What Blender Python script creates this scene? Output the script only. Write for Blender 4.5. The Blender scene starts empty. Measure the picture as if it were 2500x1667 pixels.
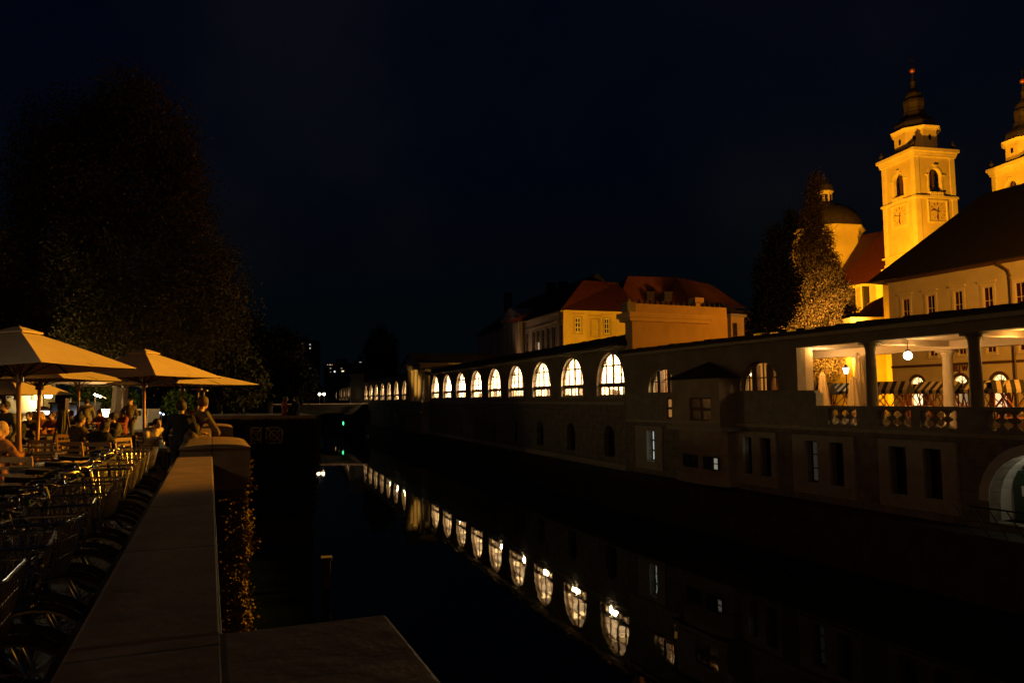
import bpy, math, random
from mathutils import Vector, Matrix
random.seed(7)
sc = bpy.context.scene
C = bpy.data.collections.new("place"); sc.collection.children.link(C)
# ---------------------------------------------------------------- camera (z = 0 is the eye level)
F = 1810.0; PITCH = math.atan(139/1810); ROLL = 0.008
fw = Vector((0, math.cos(PITCH), math.sin(PITCH)))
u0 = Vector((0, -math.sin(PITCH), math.cos(PITCH))); r0 = Vector((1, 0, 0))
rt = r0*math.cos(ROLL) - u0*math.sin(ROLL); up = r0*math.sin(ROLL) + u0*math.cos(ROLL)
cam_d = bpy.data.cameras.new("camera"); cam = bpy.data.objects.new("camera", cam_d); C.objects.link(cam)
cam_d.sensor_width = 36; cam_d.lens = F/2500*36; cam_d.clip_start = 0.05; cam_d.clip_end = 3000
M = Matrix((rt, up, -fw)).transposed().to_4x4(); cam.matrix_world = M
sc.camera = cam
# ---------------------------------------------------------------- night sky
w = bpy.data.worlds.new("World"); sc.world = w; w.use_nodes = True
nt = w.node_tree; bg = nt.nodes["Background"]
sky = nt.nodes.new("ShaderNodeTexSky"); sky.sky_type = 'NISHITA'; sky.sun_disc = False
sky.sun_elevation = math.radians(-3.5); sky.sun_rotation = math.radians(200); sky.ozone_density = 6
sky.air_density = 1.0; sky.dust_density = 0.3
tcw = nt.nodes.new("ShaderNodeTexCoord"); sxw = nt.nodes.new("ShaderNodeSeparateXYZ"); nt.links.new(tcw.outputs["Generated"], sxw.inputs[0])
rw = nt.nodes.new("ShaderNodeValToRGB"); rw.color_ramp.elements[0].position = 0.0; rw.color_ramp.elements[1].position = 0.45
rw.color_ramp.elements[0].color = (0.008, 0.021, 0.032, 1); rw.color_ramp.elements[1].color = (0.001, 0.010, 0.022, 1)   # town glow low, deep blue above
nt.links.new(sxw.outputs[2], rw.inputs[0])
nzw = nt.nodes.new("ShaderNodeTexNoise"); nzw.inputs["Scale"].default_value = 2.2; nzw.inputs["Detail"].default_value = 5; nt.links.new(tcw.outputs["Generated"], nzw.inputs["Vector"])
cw_ = nt.nodes.new("ShaderNodeValToRGB"); cw_.color_ramp.elements[0].position = 0.46; cw_.color_ramp.elements[1].position = 0.72
cw_.color_ramp.elements[0].color = (0, 0, 0, 1); cw_.color_ramp.elements[1].color = (0.030, 0.028, 0.018, 1); nt.links.new(nzw.outputs["Fac"], cw_.inputs[0])   # thin night clouds
a1w = nt.nodes.new("ShaderNodeVectorMath"); a1w.operation = 'ADD'; nt.links.new(sky.outputs[0], a1w.inputs[0]); nt.links.new(rw.outputs[0], a1w.inputs[1])
a2w = nt.nodes.new("ShaderNodeVectorMath"); a2w.operation = 'ADD'; nt.links.new(a1w.outputs[0], a2w.inputs[0]); nt.links.new(cw_.outputs[0], a2w.inputs[1])
nt.links.new(a2w.outputs[0], bg.inputs[0]); bg.inputs[1].default_value = 0.09
sc.view_settings.view_transform = 'Standard'; sc.view_settings.look = 'None'
sc.view_settings.exposure = 0.0; sc.view_settings.gamma = 1
sc.cycles.use_denoising = True
sc.cycles.max_bounces = 6; sc.cycles.diffuse_bounces = 2; sc.cycles.glossy_bounces = 3
sc.cycles.transparent_max_bounces = 12; sc.cycles.sample_clamp_indirect = 3.0; sc.cycles.caustics_reflective = False; sc.cycles.caustics_refractive = False

SODIUM = (1.0, 0.42, 0.03); WARM = (1.0, 0.56, 0.18); INDOOR = (1.0, 0.66, 0.30)
def lamp_light(name, loc, power, color, radius=0.15, kind='POINT', target=None, cone=60, blend=0.5, parent=None):
    d = bpy.data.lights.new(name, kind); d.energy = power; d.color = color; d.shadow_soft_size = radius
    if kind == 'SPOT': d.spot_size = math.radians(cone); d.spot_blend = blend
    o = bpy.data.objects.new(name, d); C.objects.link(o); o.location = loc
    if target is not None:
        o.rotation_euler = (Vector(target)-Vector(loc)).to_track_quat('-Z', 'Y').to_euler()
    if parent: o.parent = parent
    return o

def ray(px, py): return (rt*((px-1250)/F) + up*((833.5-py)/F) + fw)
def P(px, py, Y):
    d = ray(px, py); return d*(Y/d.y)
def PZ(px, py, z):
    d = ray(px, py); return d*(z/d.z)
def hor(px): return 972-0.008*(px-1250)
def PL(px, Y):          # plan position of a column of the picture, near eye level
    p = P(px, hor(px), Y); return p.x, p.y
G = -1.65               # street level
WZ = -6.85              # water level

# ---------------------------------------------------------------- materials
MATS = {}
def mat(name, col, rough=0.7, var=0.25, scale=6.0, bump=0.15, metal=0.0, emit=None, estr=0.0, sheen=0):
    if name in MATS: return MATS[name]
    m = bpy.data.materials.new(name); m.use_nodes = True; n = m.node_tree.nodes; l = m.node_tree.links
    b = n["Principled BSDF"]; b.inputs["Roughness"].default_value = rough; b.inputs["Metallic"].default_value = metal
    if emit:
        b.inputs["Emission Color"].default_value = (*emit, 1); b.inputs["Emission Strength"].default_value = estr
    tc = n.new("ShaderNodeTexCoord"); nz = n.new("ShaderNodeTexNoise"); nz.inputs["Scale"].default_value = scale
    nz.inputs["Detail"].default_value = 6; nz.inputs["Roughness"].default_value = 0.65
    l.new(tc.outputs["Object"], nz.inputs["Vector"])
    r = n.new("ShaderNodeValToRGB")
    r.color_ramp.elements[0].position = 0.3; r.color_ramp.elements[1].position = 0.7
    r.color_ramp.elements[0].color = (*[c*(1-var) for c in col], 1)
    r.color_ramp.elements[1].color = (*[min(1, c*(1+var*0.5)) for c in col], 1)
    l.new(nz.outputs["Fac"], r.inputs[0]); l.new(r.outputs[0], b.inputs["Base Color"])
    if bump > 0:
        bp = n.new("ShaderNodeBump"); bp.inputs["Strength"].default_value = bump; bp.inputs["Distance"].default_value = 0.03
        n2 = n.new("ShaderNodeTexNoise"); n2.inputs["Scale"].default_value = scale*5; n2.inputs["Detail"].default_value = 4
        l.new(tc.outputs["Object"], n2.inputs["Vector"]); l.new(n2.outputs["Fac"], bp.inputs["Height"])
        l.new(bp.outputs[0], b.inputs["Normal"])
    MATS[name] = m; return m
def blockmat(name, c1, c2, mortar, bw, bh, rough=0.8, msz=0.012, var=True, rot=None):
    m = bpy.data.materials.new(name); m.use_nodes = True; n = m.node_tree.nodes; l = m.node_tree.links
    b = n["Principled BSDF"]; b.inputs["Roughness"].default_value = rough
    tc = n.new("ShaderNodeTexCoord"); mp = n.new("ShaderNodeMapping"); br = n.new("ShaderNodeTexBrick")
    if rot: mp.inputs["Rotation"].default_value = rot
    l.new(tc.outputs["Object"], mp.inputs[0]); l.new(mp.outputs[0], br.inputs["Vector"])
    br.inputs["Color1"].default_value = (*c1, 1); br.inputs["Color2"].default_value = (*c2, 1); br.inputs["Mortar"].default_value = (*mortar, 1)
    br.inputs["Scale"].default_value = 1; br.inputs["Brick Width"].default_value = bw; br.inputs["Row Height"].default_value = bh
    br.inputs["Mortar Size"].default_value = msz; br.inputs["Mortar Smooth"].default_value = 0.3
    nz = n.new("ShaderNodeTexNoise"); nz.inputs["Scale"].default_value = 2.5; nz.inputs["Detail"].default_value = 8
    l.new(tc.outputs["Object"], nz.inputs["Vector"])
    mx = n.new("ShaderNodeMix"); mx.data_type = 'RGBA'; mx.blend_type = 'MULTIPLY'; mx.inputs[0].default_value = 0.7
    rr = n.new("ShaderNodeValToRGB"); rr.color_ramp.elements[0].position = 0.25; rr.color_ramp.elements[1].position = 0.75
    rr.color_ramp.elements[0].color = (0.28, 0.26, 0.23, 1)
    l.new(nz.outputs["Fac"], rr.inputs[0]); l.new(br.outputs["Color"], mx.inputs[6]); l.new(rr.outputs[0], mx.inputs[7])
    l.new(mx.outputs[2], b.inputs["Base Color"])
    bp = n.new("ShaderNodeBump"); bp.inputs["Strength"].default_value = 0.4; bp.inputs["Distance"].default_value = 0.03
    nb = n.new("ShaderNodeTexNoise"); nb.inputs["Scale"].default_value = 9; nb.inputs["Detail"].default_value = 8; l.new(tc.outputs["Object"], nb.inputs["Vector"])
    mb_ = n.new("ShaderNodeMath"); mb_.operation = 'MULTIPLY_ADD'; mb_.inputs[1].default_value = 0.8; l.new(nb.outputs["Fac"], mb_.inputs[0]); l.new(br.outputs["Fac"], mb_.inputs[2])
    l.new(mb_.outputs[0], bp.inputs["Height"]); bp.invert = True; l.new(bp.outputs[0], b.inputs["Normal"])
    MATS[name] = m; return m
def glassmat(name, tint=(0.95, 0.97, 1), refl=0.12):
    m = bpy.data.materials.new(name); m.use_nodes = True; n = m.node_tree.nodes; l = m.node_tree.links
    n.remove(n["Principled BSDF"]); t = n.new("ShaderNodeBsdfTransparent"); g = n.new("ShaderNodeBsdfGlossy")
    t.inputs[0].default_value = (*tint, 1); g.inputs["Roughness"].default_value = 0.03
    mx = n.new("ShaderNodeMixShader"); mx.inputs[0].default_value = refl
    l.new(t.outputs[0], mx.inputs[1]); l.new(g.outputs[0], mx.inputs[2]); l.new(mx.outputs[0], n["Material Output"].inputs[0])
    MATS[name] = m; return m
def emitmat(name, col, s):
    m = bpy.data.materials.new(name); m.use_nodes = True; b = m.node_tree.nodes["Principled BSDF"]
    b.inputs["Base Color"].default_value = (0.6, 0.6, 0.6, 1)
    b.inputs["Emission Color"].default_value = (*col, 1); b.inputs["Emission Strength"].default_value = s
    MATS[name] = m; return m
def stripemat(name, c1, c2, width, axis=0):
    m = bpy.data.materials.new(name); m.use_nodes = True; n = m.node_tree.nodes; l = m.node_tree.links
    b = n["Principled BSDF"]; b.inputs["Roughness"].default_value = 0.85
    tc = n.new("ShaderNodeTexCoord"); sx = n.new("ShaderNodeSeparateXYZ"); l.new(tc.outputs["Object"], sx.inputs[0])
    a = n.new("ShaderNodeMath"); a.operation = 'ADD'; a.inputs[1].default_value = 100*width; l.new(sx.outputs[axis], a.inputs[0])
    md = n.new("ShaderNodeMath"); md.operation = 'MODULO'; md.inputs[1].default_value = width*2; l.new(a.outputs[0], md.inputs[0])
    gt = n.new("ShaderNodeMath"); gt.operation = 'GREATER_THAN'; gt.inputs[1].default_value = width; l.new(md.outputs[0], gt.inputs[0])
    mx = n.new("ShaderNodeMix"); mx.data_type = 'RGBA'; l.new(gt.outputs[0], mx.inputs[0])
    mx.inputs[6].default_value = (*c1, 1); mx.inputs[7].default_value = (*c2, 1); l.new(mx.outputs[2], b.inputs["Base Color"])
    MATS[name] = m; return m
def leafmat(name, c1, c2):
    m = bpy.data.materials.new(name); m.use_nodes = True; n = m.node_tree.nodes; l = m.node_tree.links
    b = n["Principled BSDF"]; b.inputs["Roughness"].default_value = 0.9; b.inputs["Specular IOR Level"].default_value = 0.08
    g = n.new("ShaderNodeNewGeometry"); r = n.new("ShaderNodeValToRGB")
    r.color_ramp.elements[0].color = (*c1, 1); r.color_ramp.elements[1].color = (*c2, 1)
    l.new(g.outputs["Random Per Island"], r.inputs[0]); l.new(r.outputs[0], b.inputs["Base Color"])
    MATS[name] = m; return m

shademoss = mat("shaded_mossy_stone", (0.022, 0.021, 0.013), 0.85, 0.5, 1.5, 0.4)  # mossy stone, darkened further in its colour to stand for shade
plaster = mat("arcade_plaster", (0.26, 0.22, 0.165), 0.85, 0.4, 0.8, 0.25)
bayplaster = mat("bay_plaster", (0.40, 0.34, 0.25), 0.85, 0.3, 1.1, 0.2); dimstone = mat("shade_dark_stone", (0.07, 0.062, 0.05), 0.9, 0.3, 1.0, 0.3)  # second stone has shade put into its darker colour
stone = blockmat("cut_stone", (0.30, 0.27, 0.22), (0.25, 0.225, 0.185), (0.14, 0.125, 0.10), 1.1, 0.42, rot=(math.radians(90), 0, 0))
stone_flat = mat("grey_stone", (0.30, 0.275, 0.23), 0.8, 0.35, 2.5, 0.3)
trim = mat("pale_stone_trim", (0.42, 0.38, 0.31), 0.75, 0.25, 3, 0.15)
roofdark = mat("dark_tile_roof", (0.035, 0.028, 0.024), 0.8, 0.4, 4, 0.4)
rooftile = blockmat("red_tile_roof", (0.10, 0.009, 0.005), (0.08, 0.007, 0.004), (0.035, 0.004, 0.003), 0.25, 0.35)
woodfr = mat("brown_window_wood", (0.10, 0.05, 0.025), 0.5, 0.3, 8, 0.1)
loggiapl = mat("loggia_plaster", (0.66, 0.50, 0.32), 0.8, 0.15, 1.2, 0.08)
whitepl = mat("white_interior_plaster", (0.78, 0.72, 0.6), 0.8, 0.12, 1.2, 0.05)
cream = mat("cream_facade", (0.66, 0.56, 0.36), 0.85, 0.18, 0.6, 0.15)
beige = mat("beige_facade", (0.50, 0.44, 0.34), 0.85, 0.2, 0.6, 0.15)
churchpl = mat("church_plaster", (0.72, 0.60, 0.34), 0.85, 0.22, 0.35, 0.15)
churchtrim = mat("church_trim", (0.82, 0.72, 0.48), 0.8, 0.15, 0.5, 0.1)
copper = mat("dark_copper", (0.042, 0.033, 0.020), 0.6, 0.4, 1.5, 0.2)
darkmetal = mat("dark_iron", (0.03, 0.03, 0.03), 0.45, 0.2, 10, 0.05, metal=0.5)
chrome = mat("bright_steel", (0.5, 0.48, 0.42), 0.28, 0.15, 20, 0.0, metal=1.0)
canvas = mat("cream_canvas", (0.62, 0.52, 0.36), 0.9, 0.12, 3, 0.15)
polewood = mat("varnished_pole_wood", (0.36, 0.17, 0.06), 0.35, 0.25, 6, 0.05)
chairwood = mat("chair_wood", (0.26, 0.14, 0.06), 0.5, 0.3, 6, 0.1)
blackwood = mat("dark_stained_wood", (0.045, 0.03, 0.02), 0.5, 0.3, 6, 0.1)
bark = mat("bark", (0.08, 0.055, 0.035), 0.9, 0.4, 8, 0.5)
glass = glassmat("window_glass"); dark_glass = mat("dark_window_pane", (0.02, 0.018, 0.016), 0.08, 0.1, 2, 0.0)
paving = blockmat("street_paving", (0.16, 0.14, 0.12), (0.12, 0.105, 0.09), (0.05, 0.045, 0.04), 0.6, 0.3, rough=0.55)
globe_w = emitmat("lamp_globe_white", (1.0, 0.84, 0.55), 26)
globe_o = emitmat("lamp_globe_orange", (1.0, 0.62, 0.22), 60)

# ---------------------------------------------------------------- mesh helpers
class MB:
    def __init__(s): s.v = []; s.f = []
    def face(s, pts):
        i = len(s.v); s.v += [tuple(p) for p in pts]; s.f.append(tuple(range(i, i+len(pts)))); return s
    def box(s, a, b):
        x0, y0, z0 = a; x1, y1, z1 = b; i = len(s.v)
        s.v += [(x0,y0,z0),(x1,y0,z0),(x1,y1,z0),(x0,y1,z0),(x0,y0,z1),(x1,y0,z1),(x1,y1,z1),(x0,y1,z1)]
        s.f += [tuple(i+k for k in q) for q in ((0,3,2,1),(4,5,6,7),(0,1,5,4),(1,2,6,5),(2,3,7,6),(3,0,4,7))]; return s
    def prism(s, pts, z0, z1):      # plan polygon, counter-clockwise
        n = len(pts); i = len(s.v)
        s.v += [(p[0], p[1], z0) for p in pts]+[(p[0], p[1], z1) for p in pts]
        s.f.append(tuple(i+k for k in range(n))[::-1]); s.f.append(tuple(i+n+k for k in range(n)))
        for k in range(n): s.f.append((i+k, i+(k+1) % n, i+n+(k+1) % n, i+n+k))
        return s
    def frus(s, p0, p1):            # loft between two rings of equal length, capped
        n = len(p0); i = len(s.v); s.v += [tuple(p) for p in p0]+[tuple(p) for p in p1]
        s.f.append(tuple(i+k for k in range(n))[::-1]); s.f.append(tuple(i+n+k for k in range(n)))
        for k in range(n): s.f.append((i+k, i+(k+1) % n, i+n+(k+1) % n, i+n+k))
        return s
    def bar(s, a, b, wd, h=None, up=None):
        a = Vector(a); b = Vector(b); d = (b-a)
        if d.length < 1e-6: return s
        d.normalize(); h = wd if h is None else h
        u = Vector((0,0,1)) if abs(d.z) < 0.95 else Vector((0,1,0))
        sd = d.cross(u).normalized(); uu = sd.cross(d).normalized()
        c = [(-1,-1),(1,-1),(1,1),(-1,1)]
        return s.frus([a+sd*(x*wd/2)+uu*(y*h/2) for x, y in c], [b+sd*(x*wd/2)+uu*(y*h/2) for x, y in c])
    def tube(s, pts, r, n=8, closed=False):
        pts = [Vector(p) for p in pts]; m = len(pts); rr = r if isinstance(r, (list, tuple)) else [r]*m
        i0 = len(s.v); pu = None
        for k in range(m):
            if closed: d = pts[(k+1) % m]-pts[k-1]
            else: d = pts[min(k+1, m-1)]-pts[max(k-1, 0)]
            d.normalize()
            if pu is None:
                pu = Vector((0,0,1)) if abs(d.z) < 0.9 else Vector((1,0,0))
            sd = d.cross(pu)
            if sd.length < 1e-4: sd = d.cross(Vector((1,0,0)))
            sd.normalize(); pu = sd.cross(d).normalized()
            for q in range(n):
                a = 2*math.pi*q/n; s.v.append(tuple(pts[k]+sd*(math.cos(a)*rr[k])+pu*(math.sin(a)*rr[k])))
        for k in range(m if closed else m-1):
            k2 = (k+1) % m
            for q in range(n):
                q2 = (q+1) % n; s.f.append((i0+k*n+q, i0+k*n+q2, i0+k2*n+q2, i0+k2*n+q))
        if not closed:
            s.f.append(tuple(i0+q for q in range(n))); s.f.append(tuple(i0+(m-1)*n+q for q in range(n))[::-1])
        return s
    def lathe(s, prof, c=(0,0,0), n=16, a0=0.0):
        i0 = len(s.v)
        for r, z in prof:
            for q in range(n):
                a = a0+2*math.pi*q/n; s.v.append((c[0]+r*math.cos(a), c[1]+r*math.sin(a), c[2]+z))
        for k in range(len(prof)-1):
            for q in range(n):
                q2 = (q+1) % n; s.f.append((i0+k*n+q, i0+k*n+q2, i0+(k+1)*n+q2, i0+(k+1)*n+q))
        s.f.append(tuple(i0+q for q in range(n))[::-1]); s.f.append(tuple(i0+(len(prof)-1)*n+q for q in range(n)))
        return s
    def ball(s, c, rx, ry=None, rz=None, n=12, m=8):
        ry = rx if ry is None else ry; rz = rx if rz is None else rz; i0 = len(s.v)
        for k in range(m+1):
            t = math.pi*k/m
            for q in range(n):
                a = 2*math.pi*q/n; r = max(math.sin(t), 1e-3)
                s.v.append((c[0]+rx*r*math.cos(a), c[1]+ry*r*math.sin(a), c[2]-rz*math.cos(t)))
        for k in range(m):
            for q in range(n):
                q2 = (q+1) % n; s.f.append((i0+k*n+q, i0+k*n+q2, i0+(k+1)*n+q2, i0+(k+1)*n+q))
        return s
    def build(s, name, m, parent=None, smooth=False, bevel=0):
        me = bpy.data.meshes.new(name); me.from_pydata(s.v, [], s.f); me.update()
        o = bpy.data.objects.new(name, me); C.objects.link(o); me.materials.append(m)
        if smooth: me.polygons.foreach_set("use_smooth", [True]*len(me.polygons))
        if parent: o.parent = parent
        if bevel:
            b = o.modifiers.new("bevel", 'BEVEL'); b.width = bevel; b.segments = 2; b.limit_method = 'ANGLE'
        return o
def tag(o, label=None, cat=None, group=None, kind=None):
    for k, v in (("label", label), ("category", cat), ("group", group), ("kind", kind)):
        if v: o[k] = v
    return o
def thing(name, label, cat, loc=(0,0,0), rz=0, group=None):
    o = bpy.data.objects.new(name, None); C.objects.link(o); o.location = loc; o.rotation_euler = (0,0,rz)
    o.empty_display_size = 0.3
    return tag(o, label, cat, group)
def kids(o): return [c for c in C.objects if c.parent == o]
def copy_tree(o, parent=None):
    c = o.copy(); C.objects.link(c)
    if parent: c.parent = parent
    for ch in kids(o): copy_tree(ch, c)
    return c
def dup(o, loc, rz, label, group=None):
    c = copy_tree(o); c.location = loc; c.rotation_euler = (0,0,rz); c["label"] = label
    if group: c["group"] = group
    return c
class Frame:            # vertical wall plane: s along u (towards the viewer), t into the building, z up
    def __init__(s, ox, oy, ux, uy):
        L = math.hypot(ux, uy); s.o = Vector((ox, oy, 0)); s.u = Vector((ux/L, uy/L, 0)); s.n = Vector((-uy/L, ux/L, 0))
        s.rz = math.atan2(uy, ux)
    def at(s, px, py, t=0.0):
        d = ray(px, py); o = s.o+s.n*t; k = o.dot(s.n)/d.dot(s.n); p = d*k
        return (p-s.o).dot(s.u), p.z
    def w(s, a, t, z): return s.o+s.u*a+s.n*t+Vector((0,0,z))
def arch_pts(s0, s1, zs, n=14):     # semicircle from left to right
    c = (s0+s1)/2; r = (s1-s0)/2
    return [(c-r*math.cos(math.pi*k/n), zs+r*math.sin(math.pi*k/n)) for k in range(n+1)]
def wall(mb, s0, s1, z0, z1, ops, t0=0.0, depth=0.5, back=True):
    """ops: dicts s0,s1,z0,z1,arch(bool: z1 = top of the arch). Front face at t0, reveals to t0+depth"""
    ops = sorted(ops, key=lambda o: o['s0']); cur = s0
    t = t0; tb = t0+depth
    def q(a, b, c, d): mb.face([a, b, c, d])
    def rect(a, b, za, zb):
        if b-a < 1e-5 or zb-za < 1e-5: return
        q((a,t,za),(b,t,za),(b,t,zb),(a,t,zb))
        if back: q((a,tb,za),(a,tb,zb),(b,tb,zb),(b,tb,za))
    for o in ops:
        a, b, za, zb = o['s0'], o['s1'], o['z0'], o['z1']
        rect(cur, a, z0, z1); rect(a, b, z0, za)
        if o.get('arch'):
            zs = zb-(b-a)/2; pts = arch_pts(a, b, zs)
        else: zs = zb; pts = [(a, zb), (b, zb)]
        for p, r in zip(pts[:-1], pts[1:]):
            q((p[0],t,p[1]),(r[0],t,r[1]),(r[0],t,z1),(p[0],t,z1))
            if back: q((p[0],tb,p[1]),(p[0],tb,z1),(r[0],tb,z1),(r[0],tb,r[1]))
            q((p[0],t,p[1]),(p[0],tb,p[1]),(r[0],tb,r[1]),(r[0],t,r[1]))
        q((a,t,za),(a,tb,za),(a,tb,zs),(a,t,zs)); q((b,t,za),(b,t,zs),(b,tb,zs),(b,tb,za))
        q((a,t,za),(b,t,za),(b,tb,za),(a,tb,za)); cur = b
    rect(cur, s1, z0, z1)
    # ends and top
    q((s0,t,z0),(s0,t,z1),(s0,tb,z1),(s0,tb,z0)); q((s1,t,z0),(s1,tb,z0),(s1,tb,z1),(s1,t,z1))
    q((s0,t,z1),(s1,t,z1),(s1,tb,z1),(s0,tb,z1))
    return mb
def rectframe(mb, s0, s1, z0, z1, t, fw_=0.07, nv=1, nh=2, th=0.05, bar=0.04):
    mb.box((s0,t,z0),(s0+fw_,t+th,z1)); mb.box((s1-fw_,t,z0),(s1,t+th,z1))
    mb.box((s0+fw_,t,z0),(s1-fw_,t+th,z0+fw_)); mb.box((s0+fw_,t,z1-fw_),(s1-fw_,t+th,z1))
    for k in range(nv):
        c = s0+(s1-s0)*(k+1)/(nv+1); mb.box((c-bar/2,t+0.003,z0+fw_),(c+bar/2,t+th-0.003,z1-fw_))
    for k in range(nh):
        c = z0+(z1-z0)*(k+1)/(nh+1); mb.box((s0+fw_,t+0.006,c-bar/2),(s1-fw_,t+th-0.006,c+bar/2))
    return mb
# ---------------------------------------------------------------- ground, water
def watermat():
    m = bpy.data.materials.new("river_water"); m.use_nodes = True; n = m.node_tree.nodes; l = m.node_tree.links
    b = n["Principled BSDF"]; b.inputs["Base Color"].default_value = (0.004, 0.007, 0.006, 1)
    b.inputs["Roughness"].default_value = 0.02; b.inputs["IOR"].default_value = 1.33
    tc = n.new("ShaderNodeTexCoord"); mp = n.new("ShaderNodeMapping"); mp.inputs["Rotation"].default_value = (0,0,math.radians(21))
    mp.inputs["Scale"].default_value = (1.0, 0.55, 1)
    l.new(tc.outputs["Object"], mp.inputs[0])
    a = n.new("ShaderNodeTexNoise"); a.inputs["Scale"].default_value = 1.1; a.inputs["Detail"].default_value = 3
    c = n.new("ShaderNodeTexNoise"); c.inputs["Scale"].default_value = 5; c.inputs["Detail"].default_value = 2
    l.new(mp.outputs[0], a.inputs["Vector"]); l.new(mp.outputs[0], c.inputs["Vector"])
    ad = n.new("ShaderNodeMath"); ad.operation = 'MULTIPLY_ADD'; ad.inputs[1].default_value = 0.12
    l.new(c.outputs["Fac"], ad.inputs[0]); l.new(a.outputs["Fac"], ad.inputs[2])
    bp = n.new("ShaderNodeBump"); bp.inputs["Strength"].default_value = 0.075; bp.inputs["Distance"].default_value = 0.04
    e_ = n.new("ShaderNodeTexNoise"); e_.inputs["Scale"].default_value = 0.3; e_.inputs["Detail"].default_value = 2; l.new(mp.outputs[0], e_.inputs["Vector"])
    a2_ = n.new("ShaderNodeMath"); a2_.operation = 'MULTIPLY_ADD'; a2_.inputs[1].default_value = 0.7; l.new(e_.outputs["Fac"], a2_.inputs[0]); l.new(ad.outputs[0], a2_.inputs[2])
    l.new(a2_.outputs[0], bp.inputs["Height"]); l.new(bp.outputs[0], b.inputs["Normal"])
    return m
water = MB().face([(-600,-60,WZ),(600,-60,WZ),(600,900,WZ),(-600,900,WZ)]).build("water", watermat()); tag(water, kind='structure')
bed = MB().box((-900,-80,WZ-3),(900,1200,WZ-2)).build("river_bed", stone_flat); tag(bed, kind='structure')

K = (7.37, 47.6)
fA = Frame(K[0]-0.3306*56.0, K[1]+0.9438*56.0, 0.3306, -0.9438); LA = 56.0
fN = Frame(K[0], K[1], 0.387, -0.922); LN = 37.0
xT, yT = PL(1006, 111.8); xT2, yT2 = PL(1044.5, 100.9); fT = Frame(xT, yT, xT2-xT, yT2-yT); LT = math.hypot(xT2-xT, yT2-yT)
xb, yb = PL(888, 157); xb2, yb2 = PL(993, 112.2); fB = Frame(xb, yb, xb2-xb, yb2-yb); LB = math.hypot(xb2-xb, yb2-yb)
xc, yc = PL(815, 245); xc2, yc2 = PL(855, 159); fC = Frame(xc, yc, xc2-xc, yc2-yc); LC = math.hypot(xc2-xc, yc2-yc)

# right bank: market square behind the arcade, quay ledge in front of it
sq = MB()
line = [fN.w(LN,0.3,0), fN.w(0,0.3,0), fA.w(0,0.3,0), fB.w(LB,0.3,0), fB.w(0,0.3,0), fC.w(0,0.3,0)]
sq.face([(p.x,p.y,G-0.02) for p in line]+[(-70,420,G-0.02),(400,420,G-0.02),(400,0,G-0.02)])
tag(sq.build("market_square_pavement", paving), kind='structure')
def ledge_strip(mb, f, s0, s1, t0, z1):
    a, b, c, d = f.w(s0,t0,0), f.w(s1,t0,0), f.w(s1,0.4,0), f.w(s0,0.4,0)
    mb.prism([(p.x,p.y) for p in (a,b,c,d)], WZ-1, z1)
led = MB(); ledge_strip(led, fN, -0.2, LN, -1.5, -4.62); ledge_strip(led, fA, 0, LA, -1.3, -4.66)
ledge_strip(led, fT, -0.5, LT+0.4, -1.9, -4.70); ledge_strip(led, fB, 0, LB, -1.2, -4.74); ledge_strip(led, fC, 0, LC, -1.2, -4.78)
tag(led.build("quay_ledge", mat("algae_stone", (0.06, 0.05, 0.032), 0.85, 0.45, 1.5, 0.4)), kind='structure')

# ---------------------------------------------------------------- arched windows
def arch_window(par, c, wd, z0, zs, t, tr=0.28, fine=True, nlow=3, upper_rows=(0.58,)):
    r = wd/2; mb = MB()
    N = 14; th = 0.09
    ins = 0.07
    for k in range(N):
        a0, a1 = math.pi*k/N, math.pi*(k+1)/N
        def pt(a, rr, tt): return (c-rr*math.cos(a), tt, zs+rr*math.sin(a))
        o0, o1, i0, i1 = [(a, rr) for rr in (r, r-ins) for a in (a0, a1)]
        mb.face([pt(a0,r,t),pt(a0,r-ins,t),pt(a1,r-ins,t),pt(a1,r,t)])
        mb.face([pt(a0,r-ins,t),pt(a0,r-ins,t+th),pt(a1,r-ins,t+th),pt(a1,r-ins,t)])
    def vbar(x, wdt, za=None, full=True, tt=0):
        h = math.sqrt(max(0, (r-0.03)**2-(x-c)**2)); mb.box((x-wdt/2, t+tt, zs if za is None else za), (x+wdt/2, t+th+tt, zs+h))
    vbar(c, 0.19)
    if fine:
        for d in (-0.27, 0.27): vbar(c+d*wd, 0.085, tt=0.004)
    else:
        for d in (-0.25, 0.25): vbar(c+d*wd, 0.05, tt=0.004)
    for fr in upper_rows:
        h = fr*r; x = math.sqrt(r*r-h*h)-0.03
        mb.box((c-x, t+0.012, zs+h-0.05),(c+x, t+th-0.012, zs+h+0.05))
    if fine:
        h = 0.25*r; x = math.sqrt(r*r-h*h)-0.03
        mb.box((c-x, t+0.03, zs+h-0.025),(c+x, t+th-0.03, zs+h+0.025))
    mb.box((c-r, t-0.03, zs-tr),(c+r, t+th+0.03, zs+0.0))
    lo1 = zs-tr
    mb.box((c-r, t, z0),(c+r, t+th, z0+0.09))
    n = nlow
    for k in range(n+1):
        x = c-r+wd*k/n; x = min(max(x, c-r+0.07), c+r-0.07)
        mb.box((x-0.09, t+0.003, z0+0.09),(x+0.09, t+th-0.003, lo1))
    if fine:
        for k in range(n):
            x = c-r+wd*(k+0.5)/n; mb.box((x-0.045, t+0.01, z0+0.09),(x+0.045, t+th-0.01, lo1))
    o = mb.build("window", woodfr, par)
    pts = arch_pts(c-r, c+r, zs)
    g = MB().face([(c-r,t+0.05,z0),(c+r,t+0.05,z0)]+[(p[0],t+0.05,p[1]) for p in pts[::-1]])
    g.build("pane", glass, o)
    return o
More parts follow.
